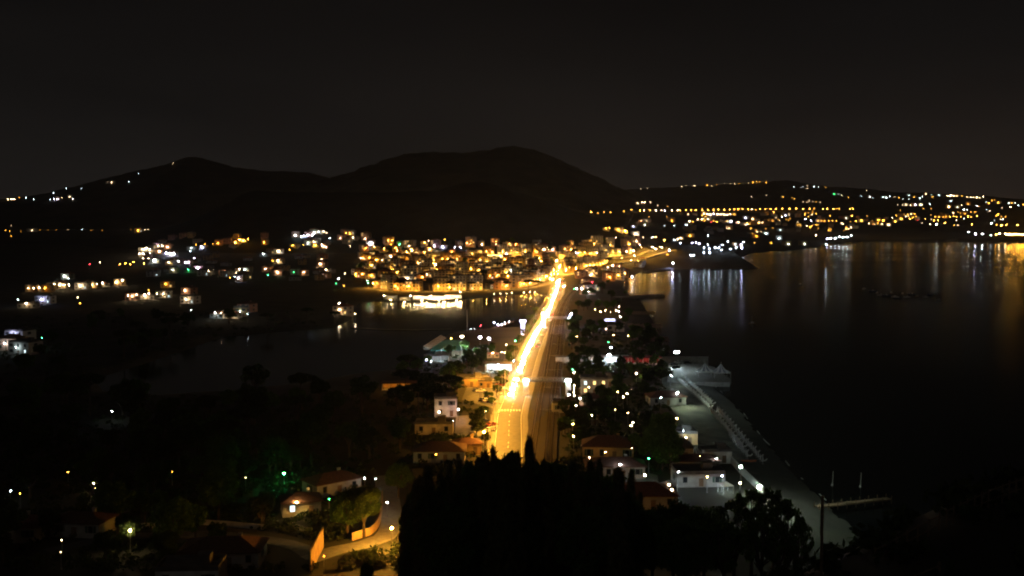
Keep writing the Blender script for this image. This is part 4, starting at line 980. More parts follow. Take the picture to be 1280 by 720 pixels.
# ------------------------------------------------------------------ footbridges over the railway
def footbridge(y_px, label, c, I, zd=6.0):
    # nearest railway point to that picture height
    q = min(along(RAIL, 3), key=lambda a: abs(a[0].y - at_z(680, y_px, LAND)[1])); p, t = q; n = Vector((t.y, -t.x, 0))
    fb = Proto('footbridge', 'bridge'); W = 15.0
    b = MB(); b.box((0, 0, zd), (W, 2.6, 0.45)); fb.part('deck', b.mesh('deck', CONC))
    for s in (-1, 1):
        b = MB(); b.box((0, s * 1.25, zd + 1.25), (W, 0.06, 0.08)).box((0, s * 1.25, zd + 0.75), (W, 0.05, 0.06))
        for k in range(13): b.box(((k / 12 - 0.5) * (W - 0.1), s * 1.25, zd + 0.72), (0.06, 0.06, 1.0))
        fb.part('railing', b.mesh('railing', WHITE))
        b = MB(); b.box((s * (W / 2 + 1.1), 0, zd / 2 + 0.4), (2.2, 3.2, zd + 1.2)); fb.part('stair_tower', b.mesh('stair_tower', PLASTER[2]))
        b = MB(); b.box((0, 0, 0), (2.0, 0.4, 0.12)); fb.part('lamp', b.mesh('lamp', emis(c, I / 0.8)), None, (s * (W / 2 + 1.1), -1.9, zd + 0.4))
    return fb.put(label, (p.x, p.y, LAND), math.atan2(n.y, n.x)), p, n
e1, fp_, fn_ = footbridge(494, 'white-lit footbridge crossing the railway beside the service station', 'c', 160)
e2, fp2, fn2 = footbridge(409, 'dark footbridge with a lamp at each end beyond the glowing column', 'c', 20)
for s, wd in ((-1, 'lamp at the road end of the far footbridge'), (1, 'lamp at the sea end of the far footbridge')):
    q = fp2 + fn2 * (s * 9.5); globe_lamp('b', 500, 0.3, 9).put('bluish ' + wd, (q.x, q.y, LAND))
# overhead line masts
for k, (p, t) in enumerate(along(RAIL, 46, 10)):
    if not 300 < p.length < 1050: continue
    n = Vector((t.y, -t.x, 0)); b = MB(); q = p + n * 5.6; mp_ = Proto('catenary_mast', 'mast')
    b.box((0, 0, 3.6), (0.25, 0.25, 7.6)); mp_.part('pole', b.mesh('pole', POLE)); b = MB(); b.box((-3.4, 0, 7.0), (6.8, 0.12, 0.12)).tube((-5.5, 0, 7.0), (0, 0, 5.6), 0.04); mp_.part('arm', b.mesh('arm', POLE))
    mp_.put('overhead line mast on the sea side of the railway', (q.x, q.y, LAND), math.atan2(n.y, n.x), 'railway line masts')

# ------------------------------------------------------------------ seaside strip: beach clubs between railway and sea
def lampset(items, h, group=None):
    h = h + 0.6
    for px, py, c, I, wd in items: near_lamp(px, py, c, I, h, wd, group)
custom(768, 414, 11, 8, 1, 2, 'flat', 0.1, 'pale cube-shaped beach club house with a lamp before it', 111, 0.1, s=(1, 1, 1.3))
P = march(768, 400, 5); sp = Proto('lit_sign', 'sign'); b = MB(); b.box((0, 0, 5), (6.6, 0.3, 1.2)); sp.part('panel', b.mesh('panel', emis('b', 4)))
for s in (-1, 1): b = MB(); b.tube((s * 2.8, 0.1, -0.5), (s * 2.8, 0.1, 4.4), 0.08); sp.part('post', b.mesh('post', POLE))
sp.put('long bluish lit sign panel on posts among the beach clubs', (P.x - 3, P.y, P.z))
lampset([(757.5, 411, 'w', 160, 'warm lamp before the pale cube-shaped house'), (767, 419, 's', 240, 'orange lamp below the pale cube-shaped house'), (763.5, 434, 'b', 260, 'bluish lamp above the blazing kiosk'),
         (760.5, 427.5, 'g', 25, 'faint green lamp behind the blazing kiosk'), (773.5, 383, 'w', 200, 'upper lamp of the string beyond the lit tree'), (774, 389, 'b', 200, 'middle lamp of the string beyond the lit tree'), (775, 396, 'w', 200, 'lowest lamp of the string beyond the lit tree'),
         (785, 420, 'y', 50, 'yellowish lamp by the pale club wall'), (716, 419.5, 'y', 50, 'yellow lamp under the trees by the railway'), (721, 420.5, 'y', 40, 'pale yellow lamp under the trees by the railway')], 4)
# row of white-lit clubs and the red awning
for i, (px, w_, c, I, n_, lb) in enumerate(((712, 14, 'c', 45, 3, 'low white club pavilion nearest the railway'), (739, 9, 'w', 90, 2, 'small white pavilion between dark trees'), (764, 17, 'c', 600, 4, 'blazing white kiosk beside the red awning'))):
    P = march(px, 453.5); OCC.append((P.x, P.y, w_ * 0.5)); pavilion('beach_pavilion', 'pavilion', w_, 5, 3, PLASTER[2], [FLAT, WHITE, WHITE][i], lb, P, 0, n_, c, I * 0.3, 4)
P = march(803, 455); OCC.append((P.x, P.y, 9)); pavilion('awning_pavilion', 'pavilion', 18, 6, 3.2, RED, RED, 'long pavilion with a red awning next to the blazing kiosk', P, 0, 6, 'w', 14, 7)
flood_mast(761, 443, 5.5, 'c', 500, 'blazing floodlight over the white kiosk')
for wd, pts in (('small', 0),): pass
lampset([(717.5, 466, 'w', 140, 'white lamp in the trees above the station yard'), (716, 462, 'g', 30, 'greenish lamp over the station yard'), (744.5, 471.5, 'w', 260, 'bright warm lamp on the garden path by the cream house'), (795.5, 466.5, 'w', 260, 'bright warm lamp in the dark grove'),
         (736.5, 484, 'y', 90, 'yellow lamp on the cream house'), (784, 492, 'y', 80, 'yellow lamp on the grove path'), (779, 496, 'y', 60, 'dim yellow lamp on the grove path'), (711, 493.5, 'b', 350, 'bluish lamp by the station shelter'), (717.5, 482, 'w', 120, 'top lamp of the white string by the station'),
         (717.5, 486, 'w', 120, 'second lamp of the white string by the station'), (717.5, 490, 'w', 120, 'third lamp of the white string by the station'), (718, 494.5, 'w', 120, 'fourth lamp of the white string by the station'), (725, 498, 'c', 90, 'cool lamp beside the white string'), (720, 507, 'w', 120, 'warm lamp at the station gate'),
         (740, 519, 'w', 70, 'warm lamp under the garden trees'), (791, 528, 'w', 130, 'warm white lamp at the grove edge'), (789, 532, 'y', 110, 'yellow lamp at the grove edge'), (785, 516, 'y', 35, 'faint yellow lamp inside the grove'), (716, 530, 'y', 90, 'yellow lamp by the hedge'), (715.5, 526, 'w', 50, 'pale lamp by the hedge'),
         (717, 545, 'y', 60, 'yellowish lamp above the yellow-walled house'), (846, 523, 'y', 110, 'yellow lamp at the back of the beach'), (826, 497, 'c', 60, 'cool lamp on the beach bar roof edge'), (834, 490, 'c', 90, 'cool lamp on the beach bar arch'), (822, 490, 'c', 40, 'faint cool lamp at the beach bar'),
         (846, 491.5, 'c', 200, 'cool lamp on the post at the beach edge'), (857.5, 547, 'w', 150, 'warm white lamp on the beach path'), (769, 512, 'y', 20, 'very faint lamp in the grove'), (772, 490, 'y', 25, 'dim lamp over the grove roofs')], 4)
custom(741, 507, 9, 7, 1, 0, 'brown', 0.15, 'cream house with lit windows in the grove', 112, 0.5)
custom(742, 492, 11, 8, 2, 4, 'flat', 0.0, 'grey two-storey house behind the cream house', 113, 0.3)
custom(755, 482, 9, 7, 1, 0, 'flat', 0.0, 'small cream house with a bright window by the grove', 114, 0.8)
custom(740, 522, 9, 7, 1, 2, 'brown', 0.0, 'small white house under garden trees', 115, 0.2)
custom(705, 514, 9, 6, 1, 4, 'flat', 0.0, 'grey station shelter with a flat roof', 116, 0)
custom(822, 532, 12, 7, 1, 0, 'flat', 0.05, 'cream bungalow at the back of the beach', 117, 0.2)
custom(832, 505, 14, 8, 1, 4, 'brown', 0.1, 'dark-roofed beach bar at the back of the sand', 118, 0)
custom(850, 553, 10, 7, 1, 1, 'flat', 0.0, 'ochre hut beside the bluish beach lamp', 119, 0)
custom(760, 572, 15, 9, 1, 1, 'brown', -0.1, 'yellow-walled house with a swept dark red roof', 120, 0.1, s=(1, 1, 1.25))
custom(768, 594, 16, 8, 1, 4, 'brown', 0.0, 'low grey house with a broad brown tiled roof below the yellow-walled house', 121, 0)
custom(803, 630, 16, 10, 1, 4, 'brown', 0.0, 'grey house with a dark pitched roof beside the courtyard', 122, 0)
custom(845, 572, 9, 7, 1, 0, 'flat', 0.0, 'small cream house by the green trees', 123, 0)
custom(872, 604, 13, 8, 1, 4, 'flat', 0.05, 'long pale building with a flat roof', 124, 0)
custom(868, 588, 13, 6, 1, 4, 'brown', 0.05, 'grey building with a brown roof behind the long pale one', 125, 0)
custom(893, 577, 9, 5, 1, 2, 'flat', 0.05, 'bright white hut at the top of the beach wall', 126, 0)
slab('courtyard', [(780, 612), (783, 594), (800, 589), (822, 594), (824, 612)], LAND + 0.1, PAVING)
lampset([(806, 594, 'w', 160, 'warm lamp in the lit courtyard'), (775, 580.5, 'c', 260, 'cool lamp by the white shop front'), (737, 572, 'w', 60, 'white lamp at the corner of the swept roof'), (768.5, 606, 'y', 50, 'yellow lamp at the courtyard hedge'),
         (826, 606, 'y', 80, 'yellow lamp at the courtyard gate'), (836, 606, 'w', 170, 'warm lamp between the courtyard trees'), (840, 612, 'w', 120, 'low warm lamp between the courtyard trees'), (811, 573, 'g', 40, 'greenish lamp deep in the garden tree'), (875, 571, 'y', 90, 'yellow lamp behind the long pale building'),
         (871, 568, 's', 90, 'orange lamp behind the long pale building'), (848, 590, 'c', 30, 'cool lamp over the green garden'), (902.5, 595, 'b', 60, 'bluish lamp at the gable of the long pale building'), (925, 604, 'w', 90, 'white lamp among the beach shrubs'), (896, 573, 'c', 90, 'cool lamp over the bright white hut'), (884, 596, 'y', 25, 'lamp washing the wall of the long pale building'), (790, 560, 'y', 40, 'dim lamp on the yellow house wall'), (757, 565, 'y', 60, 'lamp under the swept dark red roof')], 3.6)
for px, py, ss, wd in ((836, 616, 1.0, 'beside the courtyard trees'), (907, 616, 0.9, 'at the end of the long pale building')):
    P = march(px, py); p = Proto('lit_gazebo', 'gazebo'); b = MB()
    for sx in (-1, 1):
        for sy in (-1, 1): b.tube((sx * 1.6, sy * 1.6, 0), (sx * 1.6, sy * 1.6, 2.3), 0.05)
    p.part('frame', b.mesh('frame', WHITE)); b = MB(); b.add([(-1.8, -1.8, 2.3), (1.8, -1.8, 2.3), (1.8, 1.8, 2.3), (-1.8, 1.8, 2.3), (0, 0, 3.4)], [(0, 1, 4), (1, 2, 4), (2, 3, 4), (3, 0, 4)]); p.part('canopy', b.mesh('canopy', CANVAS))
    b = MB(); b.ico((0, 0, 2.1), 0.14); p.part('lamp', b.mesh('lamp', emis('c', 1200))); p.put('small white gazebo lit from inside ' + wd, P, 0.3, None, ss)

# ------------------------------------------------------------------ beach
BEACH = [(1054, 656), (1040, 640), (1020, 620), (1000, 602), (985, 590), (965, 565), (945, 543), (928, 522), (912, 503), (897, 489), (884, 474), (836, 474), (838, 500), (846, 522), (868, 545), (888, 566), (912, 580), (930, 597), (958, 628), (1000, 655), (1030, 664)]
BP = np.array([at_z(px, py, 0.6) for px, py in BEACH])
x0, y0 = BP.min(0); x1, y1 = BP.max(0); st = 1.2
xs = np.arange(x0, x1, st); ys = np.arange(y0, y1, st); X, Y = np.meshgrid(xs, ys)
ins = sdf(BP, X, Y) < 1.0 + 2.5 * fbm(X / 6, Y / 6, 3, 5); Z = base(X, Y) + 0.10 + 0.25 * fbm(X / 3, Y / 3, 3, 8) + 0.5 * fbm(X / 9, Y / 9, 2, 14)
V = np.stack([X, Y, Z], -1).reshape(-1, 3); ny, nx = X.shape
F = [(r * nx + c_, r * nx + c_ + 1, (r + 1) * nx + c_ + 1, (r + 1) * nx + c_) for r in range(ny - 1) for c_ in range(nx - 1) if ins[r, c_]]
structure('beach', quads_mesh('beach', V, np.array(F), SAND, True))
# surf: thin broken foam where the swell meets the sand
nt_ = SAND.node_tree; bs = nt_.nodes['Principled BSDF']; lk = bs.inputs['Base Color'].links[0]; src = lk.from_socket
gp_ = nt_.nodes.new('ShaderNodeNewGeometry'); sx_ = nt_.nodes.new('ShaderNodeSeparateXYZ'); nt_.links.new(gp_.outputs['Position'], sx_.inputs[0])
wn = nt_.nodes.new('ShaderNodeTexNoise'); wn.inputs['Scale'].default_value = 0.25; nt_.links.new(gp_.outputs['Position'], wn.inputs['Vector'])
wa = nt_.nodes.new('ShaderNodeMath'); wa.operation = 'ADD'; nt_.links.new(sx_.outputs['Z'], wa.inputs[0]); nt_.links.new(wn.outputs['Fac'], wa.inputs[1])
wr = nt_.nodes.new('ShaderNodeMapRange'); wr.inputs['From Min'].default_value = 1.6; wr.inputs['From Max'].default_value = 2.2; nt_.links.new(wa.outputs[0], wr.inputs['Value'])
wm = nt_.nodes.new('ShaderNodeMix'); wm.data_type = 'RGBA'; wm.inputs['A'].default_value = (0.018, 0.017, 0.014, 1); nt_.links.new(wr.outputs[0], wm.inputs['Factor']); nt_.links.new(src, wm.inputs['B']); nt_.links.new(wm.outputs['Result'], bs.inputs['Base Color'])
FOAM = mat('sea_foam', (0.7, 0.72, 0.72), 0.9, var=0.15, scale=2.0)
S_ = smooth_line([Vector((*p, 0.0)) for p in SEA[:14]], 2.0); Ns = sides(S_); v = []; f = []
for i in range(len(S_) - 1):
    if vnoise(np.array([i * 0.23]), np.array([3.1]), 4)[0] < 0.68: continue
    w_ = 0.06 + 0.35 * float(vnoise(np.array([i * 0.31]), np.array([1.7]), 2)[0]); o_ = 0.6 + 1.6 * float(vnoise(np.array([i * 0.11]), np.array([9.7]), 7)[0])
    sgn = 1 if Ns[i].x > 0 else -1
    a, b_, = S_[i] + Ns[i] * sgn * o_, S_[i + 1] + Ns[i + 1] * sgn * o_; k = len(v)
    v += [(a.x, a.y, 0.03), (b_.x, b_.y, 0.03), ((b_ + Ns[i + 1] * sgn * w_).x, (b_ + Ns[i + 1] * sgn * w_).y, 0.03), ((a + Ns[i] * sgn * w_).x, (a + Ns[i] * sgn * w_).y, 0.03)]; f.append((k, k + 1, k + 2, k + 3))
me = bpy.data.meshes.new('surf'); me.from_pydata(v, [], f); me.materials.append(FOAM); tag(link('surf', me), 'broken white surf along the edge of the sand', 'surf', kind='stuff')
# platform with marquee tents, sea wall, floodlight
slab('quay', [(834, 477), (836, 455), (870, 453), (893, 459), (914, 474), (912, 478)], LAND + 0.35, CONC, 4.0)
A, B = at_z(824, 455.5, LAND), at_z(886, 455.5, LAND); b = MB(); Lw = B[0] - A[0]; b.box((0, 0, 1.2), (Lw, 0.7, 4.4)); b.box((0, 0, 3.5), (Lw + 0.3, 1.0, 0.25))
o = link('sea_wall', b.mesh('sea_wall', CONC), None, ((A[0] + B[0]) / 2, A[1] + 2, LAND)); tag(o, 'pale concrete sea wall behind the quay with the marquee tents', 'wall')
flood_mast(846, 439.5, 8.5, 'c', 800, 'blazing floodlight mast on the pale sea wall', 3)
for i, (px, py, ci, a) in enumerate(((842, 459, 4, 0.2), (848, 457.5, 1, 0.1), (853, 458.5, 0, 0.3), (859, 459, 4, 0.1), (866, 458, 2, 0.0), (872, 457.5, 1, 0.2), (845, 463, 4, 0.7))):
    P = march(px, py); P.z = LAND + 0.36; CAR_OFF[ci].put('%s car parked on the quay under the sea wall' % CARCOL[ci][0], P, a, 'cars parked on the quay')
def marquee(px, py, label):
    P = Vector((*at_z(px, py, LAND + 0.35), LAND + 0.36)); p = Proto('marquee_tent', 'tent'); w_ = 7.4; hw = w_ / 2
    for sx in (-1, 1):
        for sy in (-1, 1): b = MB(); b.tube((0, 0, 0), (0, 0, 2.6), 0.07); p.part('post', b.mesh('post', WHITE), None, (sx * (hw - 0.1), sy * (hw - 0.1), 0))
    b = MB(); N_ = 6   # swept peak: rings that curve up to the finial, striped
    def ring(t): k = hw * (1 - t); return [(-k, -k), (k, -k), (k, k), (-k, k)], 2.6 + 3.6 * t ** 1.9
    for s in range(N_):
        (r0, z0), (r1, z1) = ring(s / N_ * 0.96), ring((s + 1) / N_ * 0.96)
        for e_ in range(4):
            for g in range(5):
                u0, u1 = g / 5, (g + 1) / 5; a_, b2 = r0[e_], r0[(e_ + 1) % 4]; c2, d2 = r1[e_], r1[(e_ + 1) % 4]
                L = lambda p_, q_, u: (p_[0] + (q_[0] - p_[0]) * u, p_[1] + (q_[1] - p_[1]) * u)
                b.add([(*L(a_, b2, u0), z0), (*L(a_, b2, u1), z0), (*L(c2, d2, u1), z1), (*L(c2, d2, u0), z1)], [(0, 1, 2, 3)], g % 2)
    p.part('canopy', b.mesh('canopy', [CANVAS, CANVAS2]))
    b = MB()
    for e_ in range(4): b.box((math.cos(e_ * math.pi / 2) * hw, math.sin(e_ * math.pi / 2) * hw, 2.45), (w_ if e_ % 2 else 0.05, 0.05 if e_ % 2 else w_, 0.35))
    p.part('valance', b.mesh('valance', WHITE)); b = MB(); b.tube((0, 0, 5.9), (0, 0, 6.9), 0.05); p.part('finial', b.mesh('finial', WHITE)); p.put(label, P)
flood_mast(838, 468, 6, 'c', 420, 'floodlight mast at the landward end of the quay', 2, 1.75)
marquee(881, 470, 'white striped marquee tent on the quay, landward of the pair'); marquee(901, 471.5, 'white striped marquee tent on the quay, seaward of the pair')
# folded parasols in rows
up_ = Proto('beach_parasol', 'parasol'); b = MB(); b.tube((0, 0, -0.2), (0, 0, 2.5), 0.03, 0.03, 6); up_.part('pole', b.mesh('pole', WHITE))
b = MB(); b.tube((0, 0, 0.6), (0, 0, 1.1), 0.16, 0.30, 7).tube((0, 0, 1.1), (0, 0, 2.45), 0.30, 0.04, 7); up_.part('folded_canopy', b.mesh('folded_canopy', CANVAS)); b = MB(); b.box((0, 0, 0.05), (0.5, 0.5, 0.14)); up_.part('base', b.mesh('base', CONC))
lg = Proto('sun_lounger', 'sun lounger'); b = MB(); b.box((0, 0, 0.34), (0.65, 1.3, 0.08)); lg.part('seat', b.mesh('seat', WHITE)); b = MB(); b.add([(-0.32, 0.65, 0.36), (0.32, 0.65, 0.36), (0.32, 1.2, 0.85), (-0.32, 1.2, 0.85), (-0.32, 0.65, 0.30), (0.32, 0.65, 0.30), (0.32, 1.25, 0.80), (-0.32, 1.25, 0.80)], [(0, 1, 2, 3), (7, 6, 5, 4), (3, 2, 6, 7), (0, 3, 7, 4), (1, 5, 6, 2)]); lg.part('backrest', b.mesh('backrest', WHITE))
for sx in (-1, 1):
    for yy in (-0.55, 0.55): b = MB(); b.box((0, 0, 0), (0.05, 0.05, 0.34)); lg.part('leg', b.mesh('leg', WHITE), None, (sx * 0.28, yy, 0.15))
for (a, b_, n_, lb) in (((848, 478), (886, 511), 26, 'inner'), ((858, 477), (889, 506), 26, 'outer'), ((889, 517), (928, 561), 24, 'inner'), ((897, 514), (953, 578), 30, 'outer'), ((912, 547), (934, 573), 12, 'inner')):
    p0 = Vector((*at_z(*a, 1.2), 0)); p1 = Vector((*at_z(*b_, 1.2), 0)); dd = (p1 - p0)
    for k in range(n_):
        q = p0 + dd * (k / (n_ - 1)); q += Vector((random.uniform(-0.15, 0.15), random.uniform(-0.15, 0.15), 0)); zz = float(base(np.array([q.x]), np.array([q.y]))[0]) + 0.12
        up_.put('folded white parasol in the %s row on the floodlit beach' % lb, (q.x, q.y, max(zz, 0.2)), random.uniform(0, 3), 'folded parasols on the beach', (1, 1, random.uniform(0.92, 1.06)))
        if k % 2 == 0: lg.put('white sun lounger beside the %s row of folded parasols' % lb, (q.x + 0.9, q.y, max(zz, 0.2)), math.atan2(dd.y, dd.x) + 0.2, 'sun loungers on the beach')
flood_mast(847, 490, 6, 'm', 1100, 'floodlight mast of the beach bar shining over the sand', 2, 1.1)
flood_mast(853, 537, 6, 'c', 220, 'floodlight mast beside the ochre beach hut', 2, 1.9)
# white promenade wall
W0 = [(913, 578), (924, 590), (938, 603), (954, 618)]
for k in range(3):
    A, B = Vector((*at_z(*W0[k], LAND), LAND)), Vector((*at_z(*W0[k + 1], LAND), LAND)); d = B - A; b = MB(); b.box((0, 0, 0.7), (d.length - 0.3, 0.3, 2.4)); b.box((0, 0, 1.95), (d.length - 0.2, 0.45, 0.12))
    tag(link('beach_wall', b.mesh('beach_wall', WHITE), None, (A + B) / 2, math.atan2(d.y, d.x)), ['white beach wall section nearest the bright hut', 'middle section of the white beach wall', 'white beach wall section behind the dark shrubs'][k], 'wall')
flood_mast(926, 582, 7, 'm', 600, 'floodlight mast behind the white beach wall', 2, 0.9); flood_mast(948, 607, 6, 'm', 1200, 'floodlight mast at the shrub end of the white beach wall', 2, 1.2)
P = march(936, 577.5); bp = Proto('canoe', 'canoe')
def hull(L, W, Hh, m, name='hull'):
    b = MB(); n = 9; v = []
    for i in range(n):
        t = i / (n - 1) * 2 - 1; w_ = W * (1 - abs(t) ** 2.4); sh = 0.25 * t * t * Hh
        v += [(t * L / 2, -w_ / 2, Hh + sh), (t * L / 2, -w_ * 0.32, 0.12 * Hh), (t * L / 2, 0, 0 + 0.3 * sh), (t * L / 2, w_ * 0.32, 0.12 * Hh), (t * L / 2, w_ / 2, Hh + sh)]
    f = [(i * 5 + j, (i + 1) * 5 + j, (i + 1) * 5 + j + 1, i * 5 + j + 1) for i in range(n - 1) for j in range(4)] + [(i * 5, i * 5 + 4, (i + 1) * 5 + 4, (i + 1) * 5) for i in range(n - 1)]
    v2 = [(x, y, z * 0.75 if k % 5 in (0, 4) else z) for k, (x, y, z) in enumerate(v)]
    b.add(v, f); return b.mesh(name, m, True)
ORANGE = mat('orange_plastic', (0.6, 0.14, 0.03), 0.5)
bp.part('hull', hull(4.6, 0.9, 0.5, ORANGE)); b = MB(); b.box((0.3, 0, 0.45), (0.5, 0.7, 0.08)); bp.part('seat', b.mesh('seat', WOOD)); bp.put('orange canoe lying on the sand below the parasols', P, 0.1)
# jetty, marker poles, boats
A, B = Vector((*at_z(1020, 633, 1.1), 1.1)), Vector((*at_z(1112, 623, 1.1), 1.1)); d = B - A; jp = Proto('sea_jetty', 'jetty')
npl = 44
for k in range(npl): 
    pm = CACHE.setdefault('plank', MB().box((0, 0, 0), (d.length / npl - 0.04, 1.9, 0.1)).mesh('plank', WOOD)); jp.part('plank', pm, None, (((k + 0.5) / npl - 0.5) * d.length, 0, 0.0))
for s in (-1, 1):
    b = MB(); b.box((0, s * 0.8, -0.16), (d.length, 0.18, 0.2)); jp.part('beam', b.mesh('beam', WOOD))
for k in range(9):
    for s in (-1, 1):
        pm = CACHE.setdefault('jpost', MB().tube((0, 0, -3), (0, 0, 0.95), 0.10, 0.09, 7).mesh('post', WOOD)); jp.part('post', pm, None, ((k / 8 - 0.5) * (d.length - 0.5), s * 1.04, 0))
jp.put('narrow plank jetty with posts running out from the beach', (A + B) / 2, math.atan2(d.y, d.x))
for px, py, wd in ((1040, 607, 'nearer the surf'), (1075, 609, 'farther out from the surf')):
    P = Vector((*at_z(px, py, 0), 0)); p = Proto('marker_pole', 'pole'); b = MB(); b.tube((0, 0, -3), (0.25, 0, 4.0), 0.09, 0.07, 8); p.part('pole', b.mesh('pole', WHITE)); b = MB(); b.tube((0, 0, -0.2), (0.05, 0, 0.5), 0.3, 0.22, 8); p.part('float', b.mesh('float', WHITE)); p.put('white marker pole standing in the dark sea ' + wd, P)
HULLS = [hull(6.5, 2.2, 1.0, WHITE), hull(8.5, 2.7, 1.2, mat('blue_hull', (0.03, 0.06, 0.14), 0.4)), hull(5.2, 1.9, 0.8, WOOD)]
for i, (px, py) in enumerate(((1080, 361.5), (1091, 364.5), (1096, 367), (1101, 369.5), (1108, 370), (1114, 367), (1118, 371.5), (1122, 373), (1128, 368), (1134, 372), (1140, 368.5), (1146, 371), (1157, 372), (1163, 369), (1170, 369.5), (1173, 376), (1000, 356), (940, 405))):
    P = Vector((*at_z(px, py, 0), -0.25)); p = Proto('moored_boat', 'boat'); j = i % 3
    p.part('hull', HULLS[j]); b = MB(); b.box((0.3, 0, 1.35), (1.9, 1.5, 1.0), 0, 0, 0.8); p.part('cabin', b.mesh('cabin', WHITE)); b = MB(); b.box((1.18, 0, 1.5), (0.05, 1.1, 0.45)); p.part('windscreen', b.mesh('windscreen', GLASS))
    if i % 2: b = MB(); b.tube((-0.2, 0, 1), (-0.2, 0, 6.5), 0.06, 0.04); p.part('mast', b.mesh('mast', POLE))
    p.put(['small white boat moored in the open bay', 'dark blue boat moored in the open bay', 'short wooden boat moored in the open bay'][j], P, random.uniform(-1, 1), 'boats moored in the bay')
# harbour pier with lamp
A, B = Vector((*at_z(806, 340, 1.2), 1.2)), Vector((*at_z(846, 334.5, 1.2), 1.2)); d = B - A; b = MB(); b.box((0, 0, -1.2), (d.length, 7, 3.2)); b.box((0, 3.2, 0.9), (d.length, 0.6, 1.0))
tag(link('harbour_pier', b.mesh('harbour_pier', CONC), None, (A + B) / 2, math.atan2(d.y, d.x)), 'low concrete harbour pier with a bluish lamp at its end', 'pier')
P = Vector((*at_z(841, 335.2, 2), 1.4)); globe_lamp('b', 900, 0.35, 8).put('bluish lamp on the end of the harbour pier', P)
A, B = Vector((*at_z(770, 372, 1.2), 1.2)), Vector((*at_z(826, 369, 1.2), 1.2)); d = B - A; b = MB(); b.box((0, 0, -0.6), (d.length, 12, 2.4)); tag(link('landing_stage', b.mesh('landing_stage', CONC), None, (A + B) / 2, math.atan2(d.y, d.x)), 'dark landing stage on the near side of the harbour', 'pier')
# dark timber bathing decks along the shore
for k, (px, py, w_, wd) in enumerate(((800, 392, 26, 'nearest the harbour'), (806, 408, 24, 'between its neighbours'), (812, 425, 22, 'nearest the pale sea wall'))):
    P = Vector((*at_z(px, py, 1.2), 1.3)); p = Proto('bathing_deck', 'deck')
    for j in range(14): pm = CACHE.setdefault(('dk', w_), MB().box((0, 0, 0), (1.55, w_, 0.12)).mesh('plank', WOOD)); p.part('plank', pm, None, ((j - 6.5) * 1.65, 0, 0.5))
    for sx in (-1, 1):
        for sy in (-1, 0, 1): b = MB(); b.tube((0, 0, -3.5), (0, 0, 0.45), 0.15); p.part('pile', b.mesh('pile', WOOD), None, (sx * 10.5, sy * w_ * 0.45, 0))
    p.put('dark timber bathing deck on piles, ' + wd, P, -0.12)
# lit tree by the harbour
for px, py in ((748, 388), (758, 390), (767, 389)):
    P = march(px, py); BROAD[2].put('tree lit bright green from below near the harbour', P, px, 'green-lit trees', 1.0)
for px, py in ((744, 387), (751, 389.5), (757, 388), (763, 390), (770, 388), (760, 384), (768, 383)):
    near_lamp(px, py, 'y', 110, 3, 'yellowish lamp under the green-lit trees', 'lamps under the green-lit trees')

# ------------------------------------------------------------------ near gardens and lane
LANE = smooth_line([march(*q) for q in [(385, 700), (420, 688), (455, 681), (480, 672), (490, 655), (488, 636), (485, 615), (478, 595)]], 4)
structure('lane', strip('lane', LANE, -2.6, 2.6, -1.0, 0.10, PAVING, True))
LANE2 = smooth_line([march(*q) for q in [(60, 690), (120, 676), (165, 671), (260, 668), (360, 680), (395, 698)]], 4)
structure('lane', strip('lane', LANE2, -2.3, 2.3, -1.0, 0.09, ASPHALT, True))
def garden_wall(pp, h, m, label):
    L = smooth_line([march(*q) for q in pp], 3); tag(link('garden_wall', strip('garden_wall', L, -0.15, 0.15, -1, h, m, True)), label, 'wall')
garden_wall([(440, 676), (462, 669), (473, 658), (477, 640), (478, 622)], 1.8, PLASTER[1], 'curving ochre garden wall lit by the orange lane lamp')
garden_wall([(498, 676), (506, 660), (504, 648)], 1.8, PLASTER[1], 'short ochre wall behind the orange lane lamp')
garden_wall([(388, 716), (396, 700), (404, 684)], 4.5, PLASTER[1], 'tall leaning ochre wall end beside the lane')
garden_wall([(170, 661), (250, 656), (330, 662)], 1.2, PLASTER[4], 'long low grey wall along the dim lane')
P = march(489.5, 660, 5); LAMPS.append((P.x, P.y, P.z + 5)); globe_lamp('s', 2000, 0.16, 5).put('orange post lamp at the bend of the lane', P)
P = march(506.5, 660, 3.5); globe_lamp('s', 60, 0.12, 3.5).put('small orange lamp on the wall beyond the lane bend', P)
P = march(162.5, 663, 5); LAMPS.append((P.x, P.y, P.z + 5)); globe_lamp('w', 70, 0.17, 5).put('white post lamp beside the dim lane', P)
P = march(355, 592, 3.5); LAMPS.append((P.x, P.y, P.z + 3.5)); globe_lamp('g', 130, 0.15, 3.5).put('vivid green garden lamp under the trees', P)
